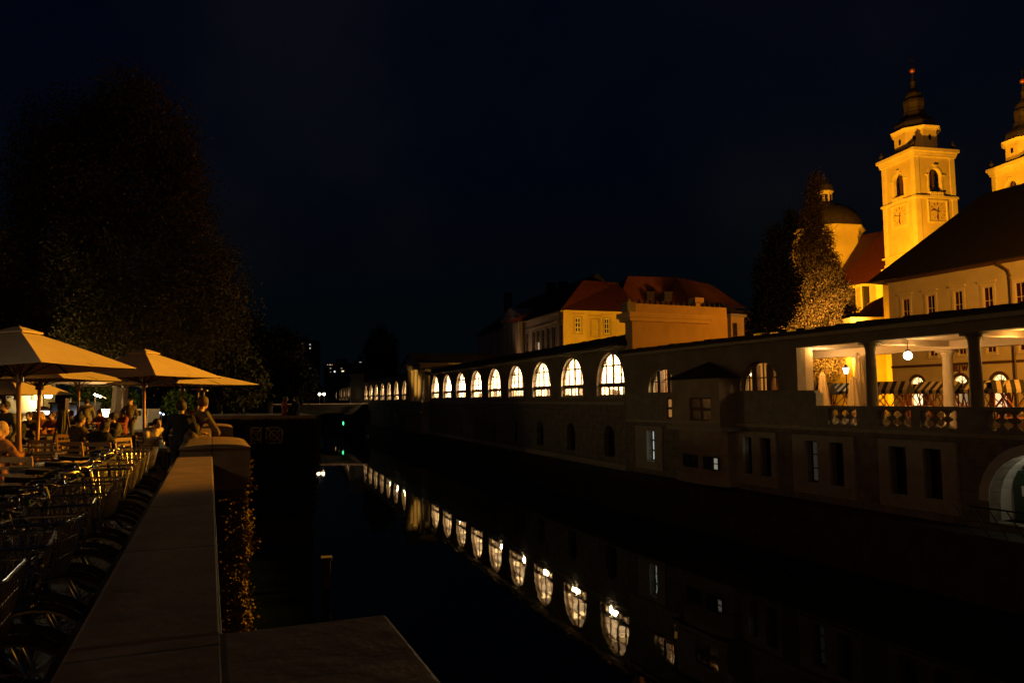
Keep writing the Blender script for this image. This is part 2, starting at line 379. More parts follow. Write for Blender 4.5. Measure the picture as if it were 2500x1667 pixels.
def rect_window(par, s0, s1, z0, z1, t, nv=1, nh=2, pane=None, fr=None, bar=0.04, name="window", fwd=0.07):
    o = rectframe(MB(), s0, s1, z0, z1, t, fwd, nv, nh, bar=bar).build(name, fr or woodfr, par)
    MB().face([(s0,t+0.03,z0),(s1,t+0.03,z0),(s1,t+0.03,z1),(s0,t+0.03,z1)]).build("pane", pane or dark_glass, o)
    return o
def root_at(name, f, label, cat, group=None):
    return thing(name, label, cat, (f.o.x, f.o.y, 0), f.rz, group)
def gable_roof(mb, s0, s1, te, ze, tr_, zr, tb, thick=0.16):
    mb.face([(s0,te,ze),(s1,te,ze),(s1,tr_,zr),(s0,tr_,zr)]); mb.face([(s0,tr_,zr),(s1,tr_,zr),(s1,tb,ze),(s0,tb,ze)])
    mb.face([(s0,te,ze-thick),(s0,tb,ze-thick),(s1,tb,ze-thick),(s1,te,ze-thick)])
    mb.face([(s0,te,ze-thick),(s1,te,ze-thick),(s1,te,ze),(s0,te,ze)]); mb.face([(s0,tb,ze-thick),(s0,tb,ze),(s1,tb,ze),(s1,tb,ze-thick)])
    for s in (s0, s1): mb.face([(s,te,ze-thick),(s,te,ze),(s,tr_,zr),(s,tb,ze),(s,tb,ze-thick)])
def tile_rows(mb, s0, s1, te, ze, tr_, zr, step=0.9):   # lapped ridges that break the roof edge
    k = 0; s = s0
    while s < s1-0.1:
        e = min(s+step*0.5, s1); dz = 0.05+0.04*((k*7) % 3)/2
        mb.face([(s,te-0.03,ze+dz),(e,te-0.03,ze+dz),(e,tr_,zr+dz),(s,tr_,zr+dz)])
        mb.face([(s,te-0.03,ze-0.05),(e,te-0.03,ze-0.05),(e,te-0.03,ze+dz),(s,te-0.03,ze+dz)])
        mb.face([(s,te-0.03,ze-0.05),(s,te-0.03,ze+dz),(s,tr_,zr+dz),(s,tr_,zr-0.05)]); mb.face([(e,te-0.03,ze-0.05),(e,tr_,zr-0.05),(e,tr_,zr+dz),(e,te-0.03,ze+dz)])
        s += step; k += 1
def interior(par, s0, s1, z0, z1, ta, tb, bays):
    mb = MB()
    mb.face([(s0,tb,z0),(s1,tb,z0),(s1,tb,z1),(s0,tb,z1)]); mb.face([(s0,ta,z1),(s0,tb,z1),(s1,tb,z1),(s1,ta,z1)])
    mb.face([(s0,ta,z0),(s0,ta,z1),(s0,tb,z1),(s0,tb,z0)]); mb.face([(s1,ta,z0),(s1,tb,z0),(s1,tb,z1),(s1,ta,z1)])
    mb.face([(s0,ta,z0),(s1,ta,z0),(s1,tb,z0),(s0,tb,z0)])
    for b in bays:                  # pilasters and beams
        mb.box((b-3.35,tb-0.35,z0+0.002),(b-2.95,tb-0.002,z1-0.35)); mb.box((b-3.35,ta+0.002,z1-0.35),(b-2.95,tb-0.003,z1-0.002))
    mb.build("interior_wall", whitepl, par)
    st = MB()
    for i, b in enumerate(bays):    # counters and shelves inside
        if i % 3 != 1: st.box((b-1.2+0.3*(i % 2),tb-1.7,z0+0.003),(b+0.3,tb-0.9,z0+0.75))
        st.box((b+1.7,tb-0.8,z0+0.003),(b+2.3,tb-0.4,z0+1.1+0.3*((i*5) % 3)))
        st.box((b-2.5,ta+1.2,z0+0.003),(b-2.2,ta+1.5,z0+0.9+0.2*((i*3) % 4)))
    st.build("market_counter", blackwood, par)

# ---- wing A: nine bright arches
wingA = root_at("market_arcade", fA, "long river arcade with nine bright arched windows between portico and gable wall", "market hall", "arcade wings along the river")
pxs = [1487,1396,1323.6,1261.6,1209,1164.6,1126,1092,1061.7]
cA = sorted([fA.at(p+0.5, 861)[0] for p in pxs])
step = (cA[-1]-cA[0])/8; cA = [cA[0]+step*i for i in range(9)]
ops = [dict(s0=c-2.03, s1=c+2.03, z0=0.12, z1=3.02, arch=True) for c in cA]
wb = MB(); wall(wb, 0, LA, -0.45, 3.45, ops, 0, 0.42); wb.build("upper_wall", plaster, wingA)
ops2 = [dict(s0=c-0.75, s1=c+0.75, z0=-3.9, z1=-1.85, arch=True) for c in cA]
wb = MB(); wall(wb, 0, LA, -4.72, -0.45, ops2, -0.12, 0.5, back=False); wb.build("lower_wall", stone, wingA)
sc_ = MB(); sc_.box((0,-0.24,-0.46),(LA,-0.002,-0.28)); sc_.box((0,-0.2,-4.72),(LA,-0.122,-4.3)); sc_.box((0,-0.3,3.2),(LA,-0.002,3.36)); sc_.build("string_course", trim, wingA)
for c in cA:
    arch_window(wingA, c, 4.06, 0.12, 0.99, 0.25)
    sl = MB().box((c-2.15,-0.16,0.0),(c+2.15,0.2,0.118)); sl.build("window_sill", trim, wingA)
for i, c in enumerate(cA):
    w_ = MB(); rectframe(w_, c-0.75, c+0.75, -3.9, -1.85, 0.2, 0.07, 2, 3); o = w_.build("lower_window", darkmetal, wingA)
    MB().face([(c-0.75,0.27,-3.9),(c+0.75,0.27,-3.9),(c+0.75,0.27,-1.85),(c-0.75,0.27,-1.85)]).build("pane", dark_glass, o)
rf = MB(); gable_roof(rf, -0.2, LA+0.1, -0.65, 3.5, 3.4, 4.62, 7.4); tile_rows(rf, -0.1, LA, -0.65, 3.5, 3.4, 4.62); rf.build("roof", roofdark, wingA)
interior(wingA, 0.3, LA-0.3, -0.4, 3.35, 0.43, 6.2, cA)
globe_a = emitmat("arcade_globe", (1.0, 0.84, 0.55), 12)
for i, c in enumerate(cA):
    o = MB().ball((c-0.6, 2.3, 1.32), 0.13).build("globe_lamp", globe_a, wingA, True)
    lamp_light("arcade_light", (c-0.6+0.5*math.sin(i*2.1), 3.2, 2.3), 6600*(0.75+0.35*math.sin(i*1.9+1)), INDOOR, 0.3, parent=wingA)

# ---- gable block at the junction of the two wings (perpendicular to the river)
gx, gy = PL(1547, 46.9)
fG = Frame(gx, gy, 0.922, 0.387)         # lit face, u runs away from the river, n points away from viewer
gb = thing("gable_building", "stepped orange end block with cornice rising above the arcade roofs", "building", (gx, gy, 0), fG.rz)
s1, _ = fG.at(1722, 800); s2, _ = fG.at(1792, 800)
zc = lambda px, py: fG.at(px, py)[1]
m1 = MB(); m1.box((0.4,0,G),(s1,0.85,2.9)); m1.box((0,0,2.9),(s1,0.85,zc(1547,763)-0.55)); m1.build("wall", mat("orange_wash", (0.62,0.42,0.22),0.85,0.2,0.7,0.2), gb)
z1 = zc(1547,763)
m1 = MB(); m1.box((-0.28,-0.22,z1-0.55),(s1+0.25,1.1,z1-0.32)); m1.box((-0.4,-0.34,z1-0.32),(s1+0.4,1.25,z1)); m1.build("cornice", mat("orange_trim", (0.70,0.50,0.28),0.8,0.15,1,0.1), gb)
m1 = MB(); m1.box((0.3,0.15,z1),(s1+1.9,0.8,z1+0.62)); m1.box((s1+0.003,0.1,1.5),(s1+1.9,0.8,z1)); m1.build("attic", MATS["orange_wash"], gb)
m1 = MB(); m1.box((s1-0.2,-0.1,3.15),(s2+0.1,0.95,3.55)); m1.box((s1+0.002,0.002,G),(s2-0.2,0.9,3.15)); m1.build("lower_block", MATS["orange_trim"], gb)
m1 = MB(); m1.lathe([(0.28,0),(0.28,0.2),(0.5,0.3),(0.5,0.6)], (s1-0.3,0.5,z1+0.62), 4, math.pi/4); m1.build("chimney", MATS["orange_wash"], gb)
for k in range(16):
    if abs(1.0+k*0.42-(s1-0.3)) > 0.45: MB().lathe([(0.09,0),(0.13,0.12),(0.06,0.28),(0.02,0.34)], (0.9+k*0.42,0.5,z1+0.62), 6).build("roof_finial", copper, gb)
m1 = MB(); m1.box((0.42,-0.1,G),(s1,-0.002,2.9)); m1.build("plinth", mat("plinth_orange", (0.40,0.20,0.08),0.85,0.35,1.6,0.2), gb)
un = MB()
m1 = MB(); m1.box((-0.28,0.05,z1+0.001),(0.32,0.75,z1+0.55)).box((-0.34,0.0,z1+0.55),(0.38,0.8,z1+0.66)).lathe([(0.2,0),(0.22,0.1),(0.05,0.3)],(0,0.4,z1+0.66),6); m1.build("corner_urn", stone_flat, gb)

# ---- portico (temple)
tp = root_at("portico", fT, "columned portico glowing between the two rows of arched windows", "pavilion")
b = MB(); b.box((-0.6,-1.0,-4.72),(0.5,6,-1.9)); b.box((LT-0.5,-1.001,-4.72),(LT+0.6,6,-1.9)); b.box((-0.6,-1.3,-1.9),(LT+0.6,6,-1.62)); b.box((-0.4,-0.9,-1.62),(LT+0.4,6,-0.35)); b.box((-0.6,3,-4.7),(LT+0.6,6.1,-1.9)); b.build("base", stone_flat, tp)
for k in range(5):
    x = 1.2+(LT-2.4)*k/4; MB().lathe([(0.42,-4.7),(0.42,-4.5),(0.33,-4.45),(0.3,-2.1),(0.42,-1.95),(0.42,-1.905)], (x,-0.8,0), 12).build("lower_column", stone_flat, tp, True)
for k in range(4):
    x = 2.2+(LT-3.4)*k/3
    o = MB().lathe([(0.36,-0.34),(0.36,-0.1),(0.29,0.0),(0.27,0.1),(0.24,3.95),(0.34,4.05),(0.34,4.2)], (x,-0.35,0), 18).build("column", mat("lit_column_stone",(0.82,0.7,0.48),0.7,0.12,2,0.05), tp, True)  # columns given a paler colour for the light that falls on them
b = MB(); b.box((-0.3,-0.9,-0.34),(1.5,5.9,4.2)); b.box((LT-0.7,0.6,-0.34),(LT+0.3,5.9,4.2)); b.box((1.5,5.3,-0.34),(LT-1.0,5.9,4.2)); b.build("side_wall", plaster, tp)
b = MB(); b.box((-0.5,-1.1,4.2),(LT+0.5,6.1,4.75)); b.box((-0.9,-1.4,4.75),(LT+0.9,6.3,4.95)); b.build("entablature", trim, tp)
b = MB(); b.prism
pd = MB(); L2 = LT/2
for (ta, tb_) in ((-1.35, 6.3),):
    A_ = [(-0.9,ta,4.95),(LT+0.9,ta,4.95),(L2,ta,6.55)]; B_ = [(-0.9,tb_,4.95),(LT+0.9,tb_,4.95),(L2,tb_,6.55)]
    pd.frus(A_, B_)
pd.build("pediment", trim, tp)
pd = MB(); tt = -1.6
pd.face([(-1.1,tt,4.9),(L2,tt,6.62),(L2,14,6.62),(-1.1,14,4.9)]); pd.face([(L2,tt,6.62),(LT+1.1,tt,4.9),(LT+1.1,14,4.9),(L2,14,6.62)])
pd.build("roof", roofdark, tp)
b = MB(); b.box((-0.6,6.35,G),(LT+0.6,14,4.85)); b.build("rear_hall", plaster, tp)
pt_ = fT.w(LT+7,-9,-4.2); tg_ = fT.w(LT/2-0.4,-0.4,2.6)
fl = thing("floodlight", "floodlight on the quay lighting the portico columns", "floodlight", pt_); MB().box((-.2,-.2,-.45),(.2,.2,-.1)).build("housing", darkmetal, fl)
l_ = lamp_light("flood_beam", pt_, 9500, (1.0,0.52,0.10), 0.2, 'SPOT', tg_, 16, 0.7); l_.parent = fl; l_.matrix_parent_inverse = Matrix.Translation(pt_).inverted()
lamp_light("portico_light", (LT/2,4.0,3.2), 30, WARM, 0.2, parent=tp)

# ---- wing B: seven arches beyond the portico
wingB = root_at("market_arcade", fB, "middle arcade wing with seven smaller lit arches left of the columns", "market hall", "arcade wings along the river")
pb = [893.3,904.6,917.8,933,949.8,967.3,987.7]; cB = sorted([fB.at(p, 935)[0] for p in pb])
stp = (cB[-1]-cB[0])/6; cB = [cB[0]+stp*i for i in range(7)]
ops = [dict(s0=c-2.1, s1=c+2.1, z0=-0.1, z1=2.95, arch=True) for c in cB]
wb = MB(); wall(wb, 0, LB, -0.5, 3.6, ops, 0, 0.42); wb.build("upper_wall", plaster, wingB)
ops2 = [dict(s0=c-0.85, s1=c+0.85, z0=-3.9, z1=-1.9, arch=True) for c in cB]
wb = MB(); wall(wb, 0, LB, -4.8, -0.5, ops2, -0.12, 0.5, back=False); wb.build("lower_wall", stone, wingB)
sc_ = MB(); sc_.box((0,-0.24,-0.5),(LB,-0.002,-0.3)); sc_.build("string_course", trim, wingB)
coldpane = emitmat("cool_lit_pane", (0.75,0.85,0.7), 0.22)
for i, c in enumerate(cB):
    arch_window(wingB, c, 4.2, -0.1, 0.85, 0.25, fine=False)
    o = rectframe(MB(), c-0.85, c+0.85, -3.9, -1.9, 0.2, 0.3, 1, 2, bar=0.3).build("lower_window", darkmetal, wingB)
    MB().face([(c-0.85,0.27,-3.9),(c+0.85,0.27,-3.9),(c+0.85,0.27,-1.9),(c-0.85,0.27,-1.9)]).build("pane", coldpane if i in (2,3,4,5) else dark_glass, o)
rf = MB(); gable_roof(rf, -0.2, LB, -0.6, 3.65, 3.4, 4.5, 7.4); rf.build("roof", roofdark, wingB)
interior(wingB, 0.3, LB-0.3, -0.45, 3.5, 0.43, 6.2, cB)
for i, c in enumerate(cB):
    MB().ball((c-0.6, 2.3, 1.25), 0.13).build("globe_lamp", globe_w, wingB, True)
    lamp_light("arcade_light", (c-0.6, 3.0, 2.4), 2600, INDOOR, 0.3, parent=wingB)
b = MB(); fP = Frame(*PL(856,159), *(Vector(PL(888,156.5))-Vector(PL(856,159)))); LP = (Vector(PL(888,156.5))-Vector(PL(856,159))).length
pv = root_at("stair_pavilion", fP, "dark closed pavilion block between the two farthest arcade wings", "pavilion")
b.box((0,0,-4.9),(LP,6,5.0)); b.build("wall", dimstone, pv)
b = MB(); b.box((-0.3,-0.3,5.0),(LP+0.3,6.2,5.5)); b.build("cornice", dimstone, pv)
# ---- wing C: farthest curved wing
wingC = root_at("market_arcade", fC, "farthest arcade wing by the bridge with thin tall lit windows", "market hall", "arcade wings along the river")
pc = [821,829.6,833.4,837.7,841.8,846.7,852]; cC = sorted([fC.at(p, 950)[0] for p in pc])
ops = [dict(s0=c-2.0, s1=c+2.0, z0=-0.1, z1=2.9, arch=True) for c in cC]
wb = MB(); wall(wb, min(0, cC[0]-3), LC, -0.5, 3.6, ops, 0, 0.42); wb.build("upper_wall", plaster, wingC)
b = MB(); b.box((0,-0.1,-4.9),(LC,0.4,-0.5)); b.build("lower_wall", stone, wingC)
for c in cC: arch_window(wingC, c, 4.0, -0.1, 0.9, 0.25, fine=False)
rf = MB(); gable_roof(rf, -1, LC, -0.6, 3.65, 3.4, 4.5, 7.4); rf.build("roof", roofdark, wingC)
interior(wingC, min(0.3, cC[0]-3), LC-0.3, -0.45, 3.5, 0.43, 6.2, cC)
for c in cC[::2]: lamp_light("arcade_light", (c, 3.0, 2.4), 2200, INDOOR, 0.3, parent=wingC)
# ---------------------------------------------------------------- near wing with oriel and loggia
near = root_at("market_loggia", fN, "near arcade wing with tiled roof, oriel turret and open columned loggia", "market hall", "arcade wings along the river")
a = lambda px, py, t=0.0: fN.at(px, py, t)
FL = -1.5
sl, _ = a(1946, 900)               # left jamb of the loggia
# upper wall M
w2a, _ = a(1806, 955); w2b, _ = a(1905, 955); r2 = (w2b-w2a)/2; c2 = (w2a+w2b)/2
w1a, _ = a(1583, 958); w1b = w1a+2*r2; c1 = w1a+r2
z_s = 0.30
ops = [dict(s0=w1a, s1=w1b, z0=z_s, z1=z_s+r2+0.01, arch=True), dict(s0=w2a, s1=w2b, z0=z_s, z1=z_s+r2+0.01, arch=True)]
wb = MB(); wall(wb, 0, sl, -1.35, 2.8, ops, 0, 0.5); wb.build("upper_wall", plaster, near)
beamz = 2.22
b = MB(); b.box((sl+0.001,-0.02,beamz),(LN,0.52,2.8)); b.build("loggia_beam", plaster, near)
for c in (c1, c2):
    m_ = MB()
    for d in (-0.36, 0.36):
        x = c+d*r2; h = math.sqrt(r2*r2-(d*r2+0.12*(1 if d > 0 else -1))**2); m_.box((x-0.15,0.15,z_s),(x+0.15,0.45,z_s+h-0.01))
    for d in (-0.72, 0.0, 0.72):
        x = c+d*r2; h = math.sqrt(r2*r2-(d*r2)**2)-0.08; m_.box((x-0.03,0.28,z_s),(x+0.03,0.34,z_s+h))
    m_.box((c-r2*0.9,0.285,z_s+0.42*r2),(c+r2*0.9,0.335,z_s+0.42*r2+0.05))
    N = 16
    for k in range(N):
        a0, a1 = math.pi*k/N, math.pi*(k+1)/N
        pt = lambda an, rr, tt: (c-rr*math.cos(an), tt, z_s+rr*math.sin(an))
        m_.face([pt(a0,r2,.27),pt(a0,r2-.09,.27),pt(a1,r2-.09,.27),pt(a1,r2,.27)])
    o = m_.build("window", woodfr, near)
    MB().face([(c-r2,0.31,z_s),(c+r2,0.31,z_s)]+[(p[0],0.31,p[1]) for p in arch_pts(c-r2,c+r2,z_s)[::-1]]).build("pane", glass, o)
rf = MB(); gable_roof(rf, -0.1, LN, -0.6, 2.93, 3.2, 3.28, 7.0, 0.14); tile_rows(rf, 0, LN-0.2, -0.6, 2.93, 3.2, 3.28, 1.1); rf.build("roof", roofdark, near)
sc_ = MB(); sc_.box((0,-0.14,-1.5),(LN,-0.002,-1.36)); sc_.box((0,-0.35,2.62),(LN,-0.022,2.78)); sc_.build("string_course", trim, near)
# hall behind the upper wall: side, floor and ceiling of the loggia
b = MB()
b.box((sl-0.40,0.51,FL),(sl,0.95,beamz)); b.build("loggia_end_wall", loggiapl, near)
b = MB(); b.box((c1+2.6,0.53,beamz+0.12),(LN,6.5,2.8)); b.box((c1+2.6,4.6,beamz-0.25),(LN,5.1,beamz+0.119))
for px in (2118, 2372): 
    s_, _ = a(px, 900); b.box((s_-0.22,0.53,beamz-0.12),(s_+0.22,4.59,beamz+0.118))
s3, _ = a(2372, 900); s4, _ = a(2118, 900); dS = s3-s4
b.box((s3+dS-0.22,0.53,beamz-0.12),(s3+dS+0.22,4.59,beamz+0.118))
b.build("loggia_ceiling", loggiapl, near)
b = MB(); b.box((0,0.0,-1.6),(LN,6.5,FL)); b.build("loggia_floor", stone_flat, near)
# back rooms of M
interior(near, 0.4, c1+2.5, FL, 2.75, 0.52, 6.0, [c1])
lamp_light("hall_light", (c1+0.5, 2.5, 2.0), 800, INDOOR, 0.2, parent=near)
lamp_light("hall_light", (c2+0.8, 3.2, 1.9), 70, INDOOR, 0.2, parent=near)
for (px, py) in ((1877, 894), (1831, 914)):
    s_, z_ = a(px, py, 2.2); MB().ball((s_,2.2,z_), 0.07).build("globe_lamp", globe_w, near, True)
# columns
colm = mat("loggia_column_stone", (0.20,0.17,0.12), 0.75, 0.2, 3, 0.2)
def column(mb, s, t, z0, z1, r):
    mb.box((s-r*1.35,t-r*1.35,z1-0.12),(s+r*1.35,t+r*1.35,z1)); mb.box((s-r*1.25,t-r*1.25,z0),(s+r*1.25,t+r*1.25,z0+0.1))
    mb.lathe([(r*1.15,z0+0.1),(r*1.15,z0+0.18),(r,z0+0.22),(r*0.96,z0+1.2),(r*0.82,z1-0.4),(r*0.9,z1-0.36),(r*0.85,z1-0.32),(r*1.0,z1-0.22),(r*1.2,z1-0.12)], (s,t,0), 20)
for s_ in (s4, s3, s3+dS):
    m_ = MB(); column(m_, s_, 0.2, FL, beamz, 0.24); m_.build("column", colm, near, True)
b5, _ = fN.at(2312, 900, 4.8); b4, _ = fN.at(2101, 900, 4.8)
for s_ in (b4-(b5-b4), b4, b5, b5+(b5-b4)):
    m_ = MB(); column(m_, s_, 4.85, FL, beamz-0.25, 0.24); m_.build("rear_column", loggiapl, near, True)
# hanging globe
gs, gz = fN.at(2216.5, 868, 1.9)
m_ = MB(); m_.tube([(gs,1.9,beamz+0.11),(gs,1.9,gz+0.2)], 0.018, 6); m_.lathe([(0.09,gz+0.17),(0.11,gz+0.22),(0.05,gz+0.27)], (gs,1.9,0), 10); lf = m_.build("pendant_lamp", darkmetal, near)
MB().ball((gs,1.9,gz), 0.165, n=16, m=10).build("lamp_globe", globe_w, lf, True)
lamp_light("loggia_light", (gs,1.9,gz-0.02), 360, (1.0,0.52,0.13), 0.2, parent=near)
lamp_light("loggia_light", (gs-dS*0.95,1.2,beamz-0.02), 330, (1.0,0.52,0.13), 0.1, parent=near)  # added light without a fixture, brightens the jamb and ceiling
lamp_light("loggia_light", (gs+dS,1.9,gz), 120, (1.0,0.52,0.13), 0.2, parent=near)
# solid parapet, then balustrade
sp, _ = a(1997, 970)
b = MB(); b.box((0.0,-0.12,-1.35),(sp,-0.003,0.14)); b.box((0.0,-0.2,0.14),(sp,0.14,0.26)); b.box((sl+0.05,-0.002,FL),(sp,0.3,0.139)); b.build("parapet", stone_flat, near)
bz0, bz1 = -1.22, -0.42
m_ = MB(); m_.box((sp+0.001,-0.12,bz1-0.14),(LN,0.32,bz1)); m_.box((sp+0.001,-0.12,bz0-0.14),(LN,0.3,bz0)); 
def opx(px): return a(px, 1015)[0]
spans = [(2026,2095),(2148,2228),(2250,2340),(2411,2505)]
cur = sp+0.001
for p, q in spans:
    s0_, s1_ = opx(p), opx(q); m_.box((cur,-0.1,bz0),(s0_,0.28,bz1-0.14)); cur = s1_
m_.box((cur,-0.1,bz0),(cur+1.5,0.28,bz1-0.14)); m_.box((cur+4.5,-0.1,bz0),(LN,0.28,bz1-0.14))
bal = m_.build("balustrade", stone_flat, near)
for p, q in spans+[(None,None)]:
    if p is None: s0_, s1_ = cur+1.5, cur+4.5
    else: s0_, s1_ = opx(p), opx(q)
    n = 3
    h = bz1-0.14-bz0; wv = (s1_-s0_)/n
    for k in range(1, n+0):
        x = s0_+wv*k
        MB().lathe([(0.2,0),(0.2,0.03),(0.08,0.12),(0.055,0.22),(0.20,h/2-0.03),(0.20,h/2+0.03),(0.055,h-0.22),(0.08,h-0.12),(0.2,h-0.03),(0.2,h)], (x,0.1,bz0), 10).build("baluster", stone_flat, bal, True)
    for x in (s0_, s1_):
        MB().lathe([(0.16,0),(0.05,0.14),(0.16,h/2),(0.05,h-0.14),(0.16,h)], (x,0.1,bz0), 8).build("baluster", stone_flat, bal, True)
# lower wall N with pairs of windows and the lit arch
def R(p0, y0, p1, y1):
    s0_, z1_ = a(p0, y0); s1_, z0_ = a(p1, y1); return s0_, s1_, z0_, z1_
wins = [R(1586,1050,1606,1118), R(1822,1064,1846,1152), R(1864,1068,1893,1156), R(1974,1075,2008,1173), R(2034,1079,2072,1182), R(2179,1092,2227,1206), R(2263,1097,2313,1212)]
aw0, _ = a(2419, 1220); aw1 = aw0+3.4
wins = [(s0_, s1_, -3.8, -1.98) for s0_, s1_, _, _ in wins]
ops = [dict(s0=x[0], s1=x[1], z0=x[2], z1=x[3]) for x in wins]+[dict(s0=aw0, s1=aw1, z0=-4.35, z1=-1.95, arch=True)]
wb = MB(); wall(wb, 0, LN, -4.7, -1.5, ops, -0.1, 0.6, back=False); wb.build("lower_wall", stone, near)
b = MB()
for (p0, p1) in ((1560,1625),(1798,1905),(1945,2095),(2155,2345)):
    s0_, s1_ = a(p0,1120)[0], a(p1,1120)[0]
    ws = [x for x in wins if s0_ < x[0] < s1_]
    wall(b, s0_, s1_, -4.3, -1.72, [dict(s0=x[0], s1=x[1], z0=x[2], z1=x[3]) for x in ws], -0.24, 0.14, back=False)
    b.box((s0_+0.2,-0.34,-4.02),(s1_-0.2,-0.2401,-3.86)); b.build("window_surround", trim, near); b = MB()
pal = emitmat("pale_lit_pane", (0.8,0.85,0.72), 0.55); pal2 = emitmat("faint_lit_pane", (0.5,0.62,0.55), 0.02)
for i, x in enumerate(wins):
    rect_window(near, x[0], x[1], x[2], x[3], 0.15, 1, 2, pane=(pal if i == 0 else (pal2 if i == 3 else dark_glass)), fr=darkmetal, name="lower_window", bar=0.1 if i == 0 else 0.05)
x = wins[6]; wd = x[1]-x[0]
MB().box((x[0]+0.42*wd,0.30,x[2]+0.15),(x[0]+0.68*wd,0.33,x[2]+0.6*(x[3]-x[2]))).build("lit_blind", emitmat("dim_blind", (0.6,0.66,0.55), 0.13), near)
x = wins[1]; wd = x[1]-x[0]
MB().box((x[0]+0.5*wd,0.12,x[3]-0.65),(x[0]+0.9*wd,0.145,x[3]-0.25)).build("lit_blind", emitmat("bright_blind", (0.95,0.95,0.8), 0.6), near)
# lit arch with green door
m_ = MB(); c = (aw0+aw1)/2; r = 1.7; zs = -1.95-r
for k in range(14):
    a0, a1 = math.pi*k/14, math.pi*(k+1)/14
    pt = lambda an, rr, tt: (c-rr*math.cos(an), tt, zs+rr*math.sin(an))
    m_.face([pt(a0,r+0.001,.5),pt(a1,r+0.001,.5),pt(a1,r+0.001,1.1),pt(a0,r+0.001,1.1)])
    m_.face([pt(a0,r,-0.13),pt(a0,r+0.34,-0.13),pt(a1,r+0.34,-0.13),pt(a1,r,-0.13)]); m_.face([pt(a0,r+0.34,-0.13),pt(a0,r+0.34,-0.09),pt(a1,r+0.34,-0.09),pt(a1,r+0.34,-0.13)])
    m_.face([pt(a0,r,-0.13),pt(a1,r,-0.13),pt(a1,r,-0.1),pt(a0,r,-0.1)])
m_.face([(aw0-0.001,.5,-4.35),(aw0-0.001,.5,zs),(aw0-0.001,1.1,zs),(aw0-0.001,1.1,-4.35)])
m_.face([(aw1,.5,-4.35),(aw1,1.1,-4.35),(aw1,1.1,zs),(aw1,.5,zs)])
m_.face([(aw0,1.1,-4.35),(aw1,1.1,-4.35),(aw1,1.1,zs+r),(aw0,1.1,zs+r)])
m_.build("arch_lining", mat("grey_white_plaster",(0.6,0.6,0.56),0.8,0.15,2,0.1), near)
d_ = MB(); d_.box((aw0+0.12,1.02,-4.35),(aw0+0.85,1.08,-2.75)); d_.box((aw0+0.88,1.02,-4.35),(aw0+1.7,1.08,-2.75)); d_.box((aw0+0.06,0.98,-2.749),(aw0+3.3,1.09,-2.62)); d_.box((aw0+0.5,1.03,-2.61),(aw0+3.0,1.08,-2.2)); d_.build("door", mat("dark_green_door",(0.03,0.06,0.035),0.5,0.2,4,0.1), near)
MB().box((aw0+0.42,1.0,-3.5),(aw0+0.56,1.015,-3.15)).build("door_notice", mat("white_paper",(0.7,0.72,0.68),0.7,0.1,4,0), near)
lamp_light("arch_light", (c-0.2,0.45,-2.25), 10, (1.0,0.88,0.6), 0.15, parent=near)
m_ = MB()
for k in range(7): m_.tube([(aw0+0.2+k*0.6,-1.3,-4.62),(aw0-0.4+k*0.6,-1.3,-3.72)], 0.02, 6)
m_.tube([(aw0+0.15,-1.3,-3.72),(aw0+4,-1.3,-3.72)], 0.03, 6); m_.tube([(aw0+0.15,-1.3,-4.2),(aw0+4,-1.3,-4.2)], 0.015, 6)
tag(m_.build("iron_railing", darkmetal, None), "thin iron railing on the quay ledge before the lit arch", "railing")
o = bpy.data.objects["iron_railing"]; o.location = (fN.o.x,fN.o.y,0); o.rotation_euler = (0,0,fN.rz)
# oriel turret
T = -1.15
o0 = a(1640,1000,T)[0]; o1 = a(1757,1000,T)[0]
m_ = MB(); 
ow = [a(1683,1000,T)[0], a(1735,1000,T)[0]]
zt, zb_ = a(1700,925,T)[1], a(1700,1040,T)[1]
wz1, wz0 = a(1709,970,T)[1], a(1709,1027,T)[1]
wall(m_, o0, o1, zb_, zt, [dict(s0=ow[0], s1=ow[1], z0=wz0, z1=wz1)], T, 0.2, back=False)
m_.face([(o1,T+.2,zb_),(o1,0,zb_),(o1,0,zt),(o1,T+.2,zt)])
# far side wall with its window gap
m_.box((o0-0.001,T+0.2,zb_),(o0+0.18,-0.86,zt)); m_.box((o0-0.001,-0.30,zb_),(o0+0.18,0.0,zt)); m_.box((o0-0.001,-0.86,zb_),(o0+0.18,-0.30,wz0)); m_.box((o0-0.001,-0.86,wz1),(o0+0.18,-0.30,zt))
m_.face([(o0,T,zt),(o1,T,zt),(o1,0,zt),(o0,0,zt)]); m_.face([(o0,T,zb_),(o0,0,zb_),(o1,0,zb_),(o1,T,zb_)])
ori = m_.build("oriel", bayplaster, near)
ap_s, ap_z = a(1712,884,-0.3)
m_ = MB(); e = 0.32; ez = zt
base = [(o0-e,T-e,ez),(o1+e,T-e,ez),(o1+e,-0.005,ez),(o0-e,-0.005,ez)]
for k in range(4): m_.face([base[k], base[(k+1)%4], ((o0+o1)/2,-0.15,ap_z)])
m_.face(base[::-1]); m_.build("turret_roof", roofdark, ori)
m_ = MB(); rectframe(m_, ow[0], ow[1], wz0, wz1, T+0.1, 0.08, 1, 1, bar=0.16); m_.build("oriel_window", woodfr, ori)
MB().face([(ow[0],T+0.14,wz0),(ow[1],T+0.14,wz0),(ow[1],T+0.14,wz1),(ow[0],T+0.14,wz1)]).build("oriel_pane", glass, ori)
m_ = MB(); m_.box((o0-0.25,T-0.2,zb_-0.22),(o1+0.35,0,zb_-0.003)); m_.box((o0-0.12,T-0.1,wz0-0.14),(o1+0.12,T-0.003,wz0-0.01)); m_.build("oriel_ledge", trim, ori)
lamp_light("oriel_light", ((o0+o1)/2,-0.25,zt-0.5), 30, (1.0,0.5,0.15), 0.1, parent=near)
